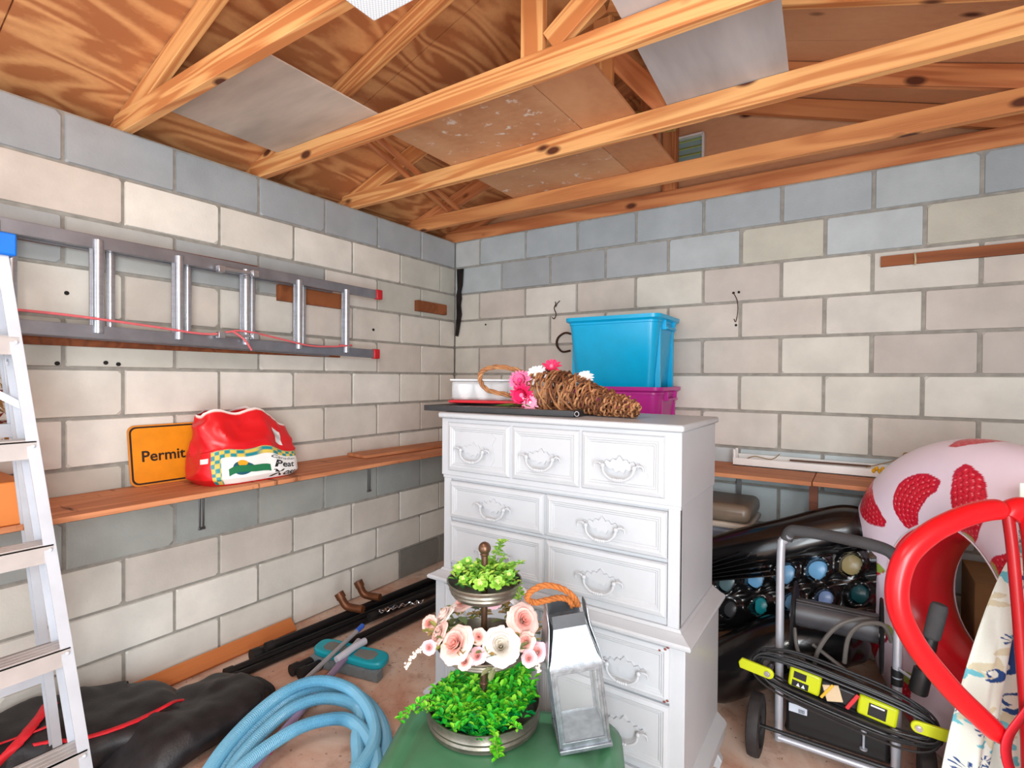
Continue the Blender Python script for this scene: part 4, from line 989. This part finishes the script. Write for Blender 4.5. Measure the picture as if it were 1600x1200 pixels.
for pts in ([tl(-.13, -.08, .03), tl(-.18, -.10, .02), tl(-.21, -.12, -.01)], [tl(.13, -.05, .02), tl(.15, -.06, -.02), tl(.155, -.07, -.06)]):
    m = MB()
    for p in smooth(pts, 8):
        for q in range(5): m.ball(Vector(p)+Vector((random.uniform(-1, 1), random.uniform(-1, 1), random.uniform(-1, 1)))*.005, .0032, 5, col=L((240, 222, 210)))
    m.build('blossom_spray', petm, rg)['kind'] = 'stuff'
# lantern
zinc = plain('galvanized_zinc', (146, 152, 158), .4, .75, var=.18, scale=45, bump=.15)
lan = thing('metal_lantern', 'galvanized metal lantern with a rope loop standing on the green tote', 'lantern', (2.0, -1.845, .4085), (math.radians(2), math.radians(-8), math.radians(38)))
hw = .064
m = MB(); m.span((-hw-.008, -hw-.008, 0), (hw+.008, hw+.008, .012)); m.span((-hw, -hw, .012), (hw, hw, .020)); m.build('base_plate', zinc, lan, bev=.002)
m = MB()
for sx in (-1, 1):
    for sy in (-1, 1):
        m.box((sx*hw*.96, sy*hw*.96, .12), (.016, .004, .215)); m.box((sx*hw*.99, sy*hw*.92, .12), (.004, .016, .215))
for s in (-1, 1):
    for z in (.018, .222): m.box((0, s*hw*.98, z), (hw*2, .004, .018)); m.box((s*hw*.98, 0, z), (.004, hw*2, .018))
m.build('corner_frame', zinc, lan, bev=.001)
gl = plain('lantern_glass', (240, 244, 246), .05, alpha=.07, spec=.25)
m = MB()
for s in (-1, 1): m.box((0, s*hw*.93, .12), (hw*1.8, .002, .2)); m.box((s*hw*.93, 0, .12), (.002, hw*1.8, .2))
m.build('glass_panes', gl, lan)
# sloped roof between two curved side plates
prof = [(hw+.006, .225), (hw+.006, .240), (hw*.98, .255), (hw*.86, .285), (hw*.74, .315), (hw*.70, .328)]
vs = []
for r, z in prof: vs += [(-r, -r, z), (r, -r, z), (r, r, z), (-r, r, z)]
m = MB().add(vs, [(k*4+j, k*4+(j+1) % 4, k*4+4+(j+1) % 4, k*4+4+j) for k in range(len(prof)-1) for j in range(4)]+[(23, 22, 21, 20)]); m.build('roof', zinc, lan, sm=30)
for s in (-1, 1):
    half = [(hw*1.02, .238), (hw*.98, .262), (hw*.84, .295), (hw*.64, .325), (hw*.56, .345), (hw*.50, .362), (hw*.34, .374), (hw*.12, .378)]
    ol = [(y, z) for y, z in half]+[(-y, z) for y, z in reversed(half)]
    m = MB(); vs = []
    for th in (0, .0022):
        for y, z in ol:
            xx = s*(hw+.009-(z-.238)/(.328-.238)*hw*.30 if z < .328 else hw*.71+.008-.0*(z-.328))
            vs.append((xx+th*s, y, z))
    n = len(ol); m.add(vs, [tuple(range(n)), tuple(reversed(range(n, 2*n)))]+[((i+1) % n, i, n+i, n+(i+1) % n) for i in range(n)])
    m.build('side_plate', zinc, lan)
m = MB()
for s in (-1, 1): m.box((0, s*hw*.69, .346), (hw*1.38, .002, .036))
m.build('neck_band', plain('neck_zinc', (92, 96, 100), .5, .7, var=.1), lan)
hp = smooth([(.036, .0, .360), (.030, -.004, .380), (.012, -.008, .406), (-.018, -.012, .428), (-.055, -.014, .438), (-.090, -.012, .426), (-.100, .0, .402), (-.080, .010, .384), (-.045, .012, .384), (-.012, .010, .386), (.012, .006, .378), (.022, .0, .360)], 12)
m = MB()
for s in range(3):
    pts = []
    for i, p in enumerate(hp):
        d = (hp[min(i+1, len(hp)-1)]-hp[max(i-1, 0)]).normalized(); y = d.cross(Vector((0, .3, 1))).normalized(); z = d.cross(y); a = i*.38+s*2*PI/3
        pts.append(p+(y*math.cos(a)+z*math.sin(a))*.0042)
    m.tube(pts, .0047, 8)
m.build('rope_handle', plain('rope_brown', (176, 102, 44), .8, var=.15, scale=60, bump=.5), lan)

# ------------------------------------------------------------------ black inflatable behind the cart
bv = plain('black_vinyl', (16, 16, 18), .22, var=.2, spec=.6, coat=.2)
il = thing('folded_air_mattress', 'folded glossy black vinyl inflatable with light blue round cells', 'inflatable', (0, 0, 0))
def sack(pts, rad, n=24, seed=0, k=10):
    P = smooth(pts, k); m = len(P); q = len(rad)-1; R_ = []
    for i in range(m):
        x = i/(m-1)*q; a = min(int(x), q-1); g = x-a; R_.append(rad[a]*(1-g)+rad[a+1]*g)
    return MB().tube(P, R_, n)
sack([(1.98, -.50, .50), (2.10, -.52, .555), (2.35, -.50, .655), (2.55, -.46, .735), (2.63, -.44, .745), (2.69, -.43, .71)], [.05, .10, .108, .105, .105, .10, .04]).build('bolster', bv, il)
sack([(2.05, -.72, .06), (2.12, -.74, .10), (2.25, -.74, .20), (2.40, -.70, .30), (2.56, -.64, .33), (2.66, -.60, .30)], [.03, .115, .12, .12, .12, .11, .05]).build('bolster', bv, il)
nrm = Vector((-.1, -1, .25)).normalized()
def pan(x, w, d=0):   # x: 0..1 left to right, w: 0..1 up
    p = Vector((2.07, -.62, .22)).lerp(Vector((2.70, -.57, .44)), x)+Vector((0, .03, .31))*w
    return p+nrm*d
cells = []
for k in range(5): cells.append((.10+.19*k, .70, (90, 112, 116) if k == 0 else ((150, 134, 90) if k == 4 else (120, 180, 226)), .042))
for k in range(5): cells.append((.13+.195*k, .30, ((60, 60, 64), (20, 150, 160), (130, 186, 230), (150, 178, 232), (18, 80, 86))[k], .036))
def pd(x, w):
    d = .02+.012*math.sin(w*PI*9+x*2)*math.exp(-((w-.5)/.09)**2)+.014*math.sin(w*40+x*6)*(w > .86)+.014*math.sin(w*45+x*4)*(w < .12)
    for a, b, c_, r in cells:
        q = math.hypot((x-a)*.73, (w-b)*.31)
        d += .018*math.exp(-((q-r*1.25)/.014)**2)-(.03 if q < r*1.05 else 0)
    d += .02*noise.noise(Vector((x*5, w*5, 1)))
    return d
MB().grid(lambda a, b: pan(a, b, pd(a, b)), 110, 70).grid(lambda a, b: pan(1-a, b, -.12), 20, 10).build('folded_panel', bv, il)
for a, b, c_, r in cells:
    o = MB().lathe([(0, .004), (r*.75, .002), (r, -.004), (r*.6, -.02), (0, -.02)], n=24).build('round_cell', plain('cell_%d_%d' % (c_[0], c_[2]), c_, .3, var=.06), il)
    o.location = pan(a, b, .004); o.rotation_euler = nrm.to_track_quat('Z', 'Y').to_euler()
m = MB()
for k in range(6):
    z = .60+.008*k; m.bar((2.05, -.67+.004*k, .475+.013*k), (2.35-.03*k, -.66, .565+.013*k), .05, .004)
m.build('loose_flap', bv, il)
sack([(2.24, -.43, .17), (2.32, -.40, .22), (2.4, -.35, .27), (2.56, -.34, .3)], [.05, .15, .17, .15, .06]).build('rear_bolster', bv, il)

# ------------------------------------------------------------------ hose reel cart
silver = plain('silver_tube', (196, 200, 210), .32, .45, var=.05)
foam = plain('foam_grip', (66, 66, 68), .85, bump=.3, scale=30)
bp_ = plain('cart_black', (24, 24, 26), .45, var=.1)
rc = thing('hose_reel_cart', 'silver hose reel cart with black foam handle in front of the black inflatable', 'cart', (2.57, -.95, 0))
def R_(x, y, z): return (x-2.57, y+.95, z)
xl, xr, yy = 2.392, 2.752, -.95
m = MB(); m.tube(smooth([R_(xl, yy, .03), R_(xl, yy, .3), R_(xl, yy, .74), R_(xl+.012, yy+.0, .79), R_(xl+.03, yy-.01, .815)], 6), .0145, 14); m.build('frame_post', silver, rc)
m = MB(); m.tube(smooth([R_(xr, yy, .03), R_(xr, yy, .3), R_(xr, yy, .70), R_(xr-.008, yy, .74)], 6), .0145, 14); m.build('frame_post', silver, rc)
m = MB(); m.tube(smooth([R_(xl+.018, yy, .795), R_(xl+.03, yy, .826), R_(xl+.06, yy, .834), R_(2.57, yy, .832), R_(xr-.06, yy, .82), R_(xr-.015, yy, .80), R_(xr, yy, .765), R_(xr, yy, .72)], 7), .021, 16); m.build('foam_grip', foam, rc)
m = MB(); m.tube([R_(xl, yy-.01, .045), R_(xr, yy-.01, .045)], .012, 12); m.build('cross_bar', silver, rc)
for z, x in ((.40, xr), (.37, xr)): MB().cyl(R_(x, yy, z-.012), R_(x, yy, z+.012), .018, 14).build('clamp_collar', bp_, rc)
for s, x in ((-1, 2.325), (1, 2.83)):
    a = Matrix(((0, 0, 1), (1, 0, 0), (0, 1, 0)))
    w = MB().lathe([(.076, -.02), (.093, -.022), (.106, -.018), (.109, -.008), (.109, .008), (.106, .018), (.093, .022), (.076, .02), (.074, 0)], R_(x, -1.03, .109), 36, a, closed=True); wo = w.build('wheel', plain('wheel_rubber', (44, 40, 40), .7, var=.2, scale=30), rc)
    MB().lathe([(0, -.012), (.03, -.016), (.03, .016), (0, .012)], R_(x, -1.03, .109), 20, a).lathe([(0, -.004), (.077, -.006), (.077, .006), (0, .004)], R_(x, -1.03, .109), 24, a).build('wheel_hub', bp_, wo)
MB().cyl(R_(2.30, -1.03, .109), R_(2.85, -1.03, .109), .007, 10).build('axle', bp_, rc)
m = MB(); m.box(R_(2.575, -.875, .14), (.32, .13, .15)); m.box(R_(2.575, -.875, .075), (.33, .12, .03)); m.build('lower_bracket', bp_, rc, bev=.012)
m = MB(); m.span(R_(2.425, -.9405, .150), R_(2.485, -.944, .180)); m.build('barcode_sticker', plain('sticker_white', (206, 214, 226), .4), rc)
m = MB()
for k in range(7): m.span(R_(2.457+.003*k, -.944, .153), R_(2.4585+.003*k, -.9455, .167))
m.build('barcode_print', ink, rc)
MB().lathe([(0, 0), (.012, 0), (.012, .004), (.004, .006), (.004, .05), (.009, .055), (.009, .075), (0, .08)], R_(2.66, -.952, .10), 12).build('hanging_pin', silver, rc)
yd = -.86; zd = .50
m = MB(); m.cyl(R_(2.44, yd, zd), R_(2.70, yd, zd), .052, 28)
for z in (.035, .045, .055): m.bar(R_(2.44, yd-.03, zd+z), R_(2.70, yd-.03, zd+z), .006, .003)
m.build('reel_drum', plain('drum_grey', (70, 70, 74), .35, var=.1), rc)
for x in (2.432, 2.708):
    a = Matrix(((0, 0, 1), (1, 0, 0), (0, 1, 0)))
    fo = MB().lathe([(.03, -.004), (.125, -.004), (.13, 0), (.125, .006), (.03, .006)], R_(x, yd, zd-.02), 36, a, closed=True).build('reel_flange', bp_, rc)
    MB().lathe([(0, -.015), (.022, -.015), (.022, .012), (0, .012)], R_(x, yd, zd-.02), 18, a).build('hub_cap', plain('hub_steel', (130, 134, 140), .3, .8), fo)
# crank with black grip
m = MB(); m.tube(smooth([R_(xr+.005, yy-.02, .42), R_(2.79, -1.02, .42), R_(2.79, -1.04, .40), R_(2.80, -1.05, .44)], 5), .005, 8); m.build('crank_arm', silver, rc)
m = MB(); a, b = Vector(R_(2.80, -1.06, .40)), Vector(R_(2.855, -1.03, .69)); 
m.tube([a+(b-a)*t_ for t_ in (0, .02, .26, .27, .30, .31)], [.022, .026, .026, .020, .020, .018], 14); m.tube([a+(b-a)*t_ for t_ in (.31, .5, .62)], [.018, .02, .018], 12)
m.build('crank_handle', bp_, rc)
m = MB(); m.tube([a+(b-a)*t_ for t_ in (.60, .63, .8, .95, .99, 1.0)], [.016, .023, .024, .024, .02, .012], 16); m.build('crank_grip', foam, rc)
gh = thing('garden_hose', 'thin grey-brown hose looping off the cart reel', 'hose')
m = MB(); ht = plain('hose_grey', (92, 88, 84), .6, var=.1)
m.tube(smooth([(2.50, -.93, .28), (2.52, -.98, .42), (2.58, -.99, .53), (2.66, -.96, .565), (2.70, -.93, .54)], 8), .0075, 8)
m.tube(smooth([(2.60, -.98, .40), (2.612, -.995, .50), (2.65, -.99, .553), (2.71, -.97, .56), (2.735, -.95, .50)], 8), .0075, 8)
m.tube(smooth([(2.44, -.95, .47), (2.46, -.98, .39), (2.52, -.97, .33), (2.6, -.97, .31), (2.70, -.96, .27)], 8), .007, 8)
m.tube(smooth([(2.50, -.94, .42), (2.58, -.96, .38), (2.66, -.96, .33), (2.72, -.96, .25)], 8), .007, 8)
m.tube(smooth([(2.42, -.93, .31), (2.5, -.96, .325), (2.62, -.96, .30), (2.73, -.95, .27)], 8), .009, 8)
m.build('hose_tube', ht, gh)
# extension cord winder
cwz = thing('cord_winder', 'lime-yellow cord winder wrapped with black cord, hung on the cart', 'extension cord', (2.5875, -1.035, .315), (0, math.radians(7), math.radians(-3)))
lime = plain('lime_plastic', (196, 206, 24), .35, var=.03); dkc = plain('cord_black', (38, 38, 40), .4, var=.1)
for z0, z1, x0, x1 in ((-.036, .036, -.155, -.055), (-.034, .034, .055, .165)): MB().span((x0, -.018, z0), (x1, .018, z1)).build('winder_end', lime, cwz, bev=.008)
m = MB(); m.span((-.056, -.016, -.03), (.056, .014, .03)); m.build('tool_grip', bp_, cwz, bev=.008)
m = MB(); m.box((-.018, -.018, .0), (.05, .006, .055), Matrix.Rotation(-.4, 3, 'Y')); m.build('cream_sleeve', plain('cream_print', (206, 184, 150), .5), cwz, bev=.002)
m = MB(); m.box((-.035, -.021, .0), (.009, .006, .066), Matrix.Rotation(.45, 3, 'Y')); m.build('yellow_band', plain('band_yellow', (226, 176, 50), .45), cwz, bev=.002)
m = MB(); m.box((.04, -.021, .0), (.012, .007, .066), Matrix.Rotation(.4, 3, 'Y')); m.build('red_band', plain('band_red', (204, 50, 56), .45), cwz, bev=.002)
for a, b in (((-.14, -.0195, .0), (-.10, -.018, .024)), ((-.142, -.0195, -.03), (-.09, -.018, -.008)), ((.085, -.0195, -.022), (.135, -.018, .02))): MB().span(a, b).build('black_label', ink, cwz)
m = MB(); m.span((.09, -.0205, .012), (.128, -.0195, .017)); m.prism([(-.128, -.026), (-.116, -.026), (-.122, -.013)], .001, (0, -.0205, 0)); m.prism([(-.112, -.026), (-.100, -.026), (-.106, -.013)], .001, (0, -.0205, 0)); m.build('label_print', plain('print_white', (230, 230, 226), .5), cwz)
for s in (-1, 1):
    cx_ = s*.235; m = MB(); o_ = [(0, -.018)]
    pts = [(cx_-s*.02+.019*math.cos(a), .019*math.sin(a)) for a in np.linspace(PI/2, 3*PI/2, 9)]
    if s > 0: O_ = pts+[(cx_+.075, -.019), (cx_+.082, 0), (cx_+.072, .019)]
    else: O_ = [(-x, y) for x, y in [( -(cx_)-.02+.019*math.cos(a), .019*math.sin(a)) for a in np.linspace(PI/2, 3*PI/2, 9)]+[(.31, -.019), (.317, 0), (.307, .019)]][::-1]
    m.prism(O_, .012, (0, -.062, 0), Matrix.Rotation(-.12 if s > 0 else -.02, 3, 'Y'))
    cl_ = m.build('cleat', lime, cwz, bev=.003)
    rz = Matrix.Rotation(-.12 if s > 0 else -.02, 3, 'Y')@Vector((cx_-s*.018, 0, 0))
    MB().cyl((rz.x, -.068, rz.z), (rz.x, .0, rz.z), .010, 14).cyl((rz.x, -.070, rz.z), (rz.x, -.068, rz.z), .006, 6).build('bolt', plain('bolt_steel', (200, 200, 204), .25, .9), cl_)
m = MB(); rnd = random.Random(5)
for k in range(15):
    ax, az = .262+rnd.uniform(-.016, .02), .062+rnd.uniform(-.020, .022); y = -.012+rnd.uniform(-.028, .018); ph = rnd.uniform(-.01, .01)
    P = [(ax*math.copysign(abs(math.cos(a))**.55, math.cos(a)), y+.004*math.sin(3*a+k), az*math.copysign(abs(math.sin(a))**.85, math.sin(a))+ph-.012*math.sin(a)*0) for a in np.linspace(0, 2*PI, 65)[:-1]]
    m.tube(P, .0038, 7, True)
m.build('wound_cord', dkc, cwz)

# ------------------------------------------------------------------ raspberry swim ring
al = math.radians(57)
fl_ = thing('swim_ring', 'large inflatable ring printed with raspberries leaning at the right', 'pool float', (3.0, -.735, .604))
tdir = Vector((math.cos(al), -math.sin(al), 0)); zdir = Vector((0, -.10, 1)).normalized(); ndir = tdir.cross(zdir).normalized()*-1
if ndir.y > 0: ndir = -ndir
RM, RT_ = .398, .185
rnd = random.Random(3); berries = []
for k in range(10):
    for j in range(3):
        berries.append(((k+.5*(j % 2)+rnd.uniform(-.12, .12))/10*2*PI, -1.55+j*1.5+rnd.uniform(-.2, .2), rnd.uniform(.5, 2.4), rnd.uniform(.115, .15), rnd.uniform(.055, .068), rnd.random()))
cells_ = [(rnd.uniform(-1, 1), rnd.uniform(-1, 1)) for _ in range(40)]
def ringP(A, Bq):
    # squeezed: inner side pinched
    rr = RT_*(1+.05*math.sin(3*A)); w = RM+rr*math.cos(Bq)
    p = tdir*w*math.cos(A)+zdir*w*math.sin(A)*1.04+ndir*rr*math.sin(Bq)*.92
    return p+tdir*.0
pinkw, redb = (240, 224, 238), (216, 30, 50)
def ringC(u, v):
    A, Bq = 2*PI*u, 2*PI*v-PI
    if abs(Bq) > 2.25: return L((222, 34, 46))
    if abs(abs(Bq)-2.25) < .035: return L((250, 240, 244))
    best = None
    for a, b, ro, la, lb, sd in berries:
        dA = (A-a+PI) % (2*PI)-PI; dx = dA*(RM+RT_*math.cos(b)); dy = (Bq-b)*RT_
        x = dx*math.cos(ro)+dy*math.sin(ro); y = -dx*math.sin(ro)+dy*math.cos(ro); y += .25*(x*x)/la*(1 if sd > .5 else -1)
        ang = math.atan2(y/lb, x/la); q = math.hypot(x/la, y/lb)+.02*math.cos(9*ang)
        if q < 1:
            if sd > .62 and x > la*.62 and abs(y) < lb*(.25+.35*abs(math.cos(x*90))): return L((160, 180, 80))
            # drupelets
            gx, gy = x/.021, y/.019; gx += .5*(int(math.floor(gy)) % 2); fx_, fy_ = gx-math.floor(gx)-.5, gy-math.floor(gy)-.5; dd = math.hypot(fx_, fy_)
            if q > .9: return L((200, 30, 60))
            if dd > .5: return L((176, 14, 36))
            if math.hypot(fx_+.15, fy_-.18) < .13: return L((248, 150, 160))
            return L((220, 36, 58))
    return L(pinkw)
m = MB(); m.grid(lambda u, v: ringP(2*PI*u, 2*PI*v-PI), 620, 300, cu=True, cv=True, colfn=ringC)
m.build('ring_tube', vcol('float_vinyl', .28, .5, 0, 1, .01), fl_)
for sgn in (2.25, -2.25):
    MB().tube([ringP(2*PI*k/120, sgn)*1.0+ndir*.002*sgn for k in range(120)], .0025, 6, True).build('welded_seam', plain('seam_white', (236, 224, 232), .3), fl_)
tag(MB().box((3.28, -.19, .29), (.5, .34, .58)).build('cardboard_box', plain('card_brown', (150, 112, 70), .85, var=.06), bev=.003), 'brown cardboard box seen through the hole of the swim ring', 'box')

# ------------------------------------------------------------------ red tubular chair with patterned fabric
redt = plain('red_tube', (222, 18, 28), .3, var=.04, spec=.5)
fc_ = thing('folding_chair', 'folded chair with glossy red tube frame at the right edge', 'chair', (3.0, -1.35, 0))
def loc(P): return [Vector(p)-Vector((3.0, -1.35, 0)) for p in P]
lp_ = smooth(loc([(2.955, -1.347, 1.068), (2.91, -1.38, 1.066), (2.853, -1.418, 1.046), (2.785, -1.463, 1.002), (2.735, -1.497, .935), (2.722, -1.508, .835), (2.757, -1.487, .733), (2.831, -1.438, .62), (2.90, -1.395, .54), (2.96, -1.355, .475)]), 8)
n = len(lp_); rad = [.0265*min(1, .45+i/8, .5+(n-1-i)/9) for i in range(n)]
MB().tube(lp_, rad, 20).build('arm_loop', redt, fc_)
MB().tube(smooth(loc([(2.955, -1.345, 1.05), (2.968, -1.338, 1.068), (2.995, -1.325, 1.065), (3.015, -1.315, .98), (3.03, -1.31, .70), (3.04, -1.305, .45), (3.045, -1.30, .03)]), 6), .0275, 20).build('frame_post', redt, fc_)
MB().tube(smooth(loc([(2.955, -1.345, 1.06), (2.967, -1.345, .95), (2.985, -1.342, .72), (3.0, -1.34, .48), (3.01, -1.34, .03)]), 6), .013, 12).build('frame_rod', plain('dark_red_tube', (170, 12, 22), .35), fc_)
m = MB(); P = smooth(loc([(3.02, -1.335, .61), (2.985, -1.365, .56), (2.955, -1.38, .50), (2.955, -1.38, .44), (2.985, -1.36, .36), (3.01, -1.34, .30), (3.04, -1.33, .24)]), 8)
vs = []
for p in P: vs += [p+Vector((-.012, -.02, .006)), p+Vector((.012, .014, -.006))]
m.add(vs, [(2*i, 2*i+1, 2*i+3, 2*i+2) for i in range(len(P)-1)])
o = m.build('strap', plain('strap_red', (196, 16, 36), .5), fc_); sd = o.modifiers.new('thick', 'SOLIDIFY'); sd.thickness = .004
MB().tube(loc([(2.75, -1.25, .02), (3.3, -1.0, .02)]), .018, 14).build('base_bar', redt, fc_)
# patterned fabric hanging from the frame
rnd = random.Random(12); mot = []
for k in range(250): mot.append((rnd.uniform(0, 1), rnd.uniform(0, 1.05), rnd.uniform(0, 2*PI), rnd.choice('ssbbblllf'), rnd.uniform(.6, 1.05)))
navy, teal_, beige, cloth = L((44, 74, 130)), L((110, 186, 200)), L((206, 200, 172)), L((222, 228, 218))
def clothP(u, v):   # v 0 top .. 1 bottom ; u left..right
    top = Vector((3.035, -1.15, .90)); half = .015+.235*v**.72
    if v < 0: half = .015
    c = top.lerp(Vector((3.04, -1.16, .0)), v)
    x = (u-.5)*2
    p = c+Vector((.84, .54, 0))*(x*half*1.05+(-.0))+Vector((.54, -.84, 0))*(.022*math.sin(x*9+v*3)*(.3+v)+.010*math.sin(x*23+1)*(.2+v)-.03*x*x)
    p.z = max(p.z, .012); return p-Vector((3.0, -1.35, 0))
def clothC(u, v):
    sx, sy = .46, .92; X, Y = u*sx*(.25+.75*v), v*sy; col = cloth
    for a, b, r, kd, s in mot:
        dx, dy = X-a*sx, Y-b*sy
        if abs(dx) > .06 or abs(dy) > .06: continue
        x = (dx*math.cos(r)+dy*math.sin(r))/s; y = (-dx*math.sin(r)+dy*math.cos(r))/s; q = math.hypot(x, y); a_ = math.atan2(y, x)
        if kd == 's' and abs(q-.030*(.5+.5*(a_+PI)/(2*PI))) < .0045*(1.3+math.sin(a_)): return navy
        if kd == 'b' and q < .016*(1+.45*math.cos(3*a_)): col = teal_
        if kd == 'l' and (x/.028)**2+(y/.009)**2 < 1: col = beige
        if kd == 'f' and .007 < q < .022 and math.cos(8*a_) > .5: return navy
    return col
m = MB(); m.grid(clothP, 150, 420, colfn=clothC)
o = m.build('fabric_seat', vcol('printed_cotton', .85, .2, .2, 200, .03), fc_); sd = o.modifiers.new('thick', 'SOLIDIFY'); sd.thickness = .003
m = MB(); m.grid(lambda a, b: Vector((3.06, -1.17, 1.12))+Vector((.83, .55, 0))*((a-.5)*.14)+Vector((.5, -.8, 0))*(.02*math.sin(a*9))+Vector((0, 0, -.20*b))-Vector((3.0, -1.35, 0)), 60, 90, colfn=lambda a, b: clothC(a, .3+b*.25))
o = m.build('fabric_headrest', MC['printed_cotton'], fc_); sd = o.modifiers.new('thick', 'SOLIDIFY'); sd.thickness = .003
MB().tube([Vector((3.035, -1.15, .90))-Vector((3.0, -1.35, 0)), Vector((3.06, -1.16, 1.12))-Vector((3.0, -1.35, 0))], .012, 8).build('fabric_roll', plain('cloth_plain', (226, 232, 226), .85), fc_)
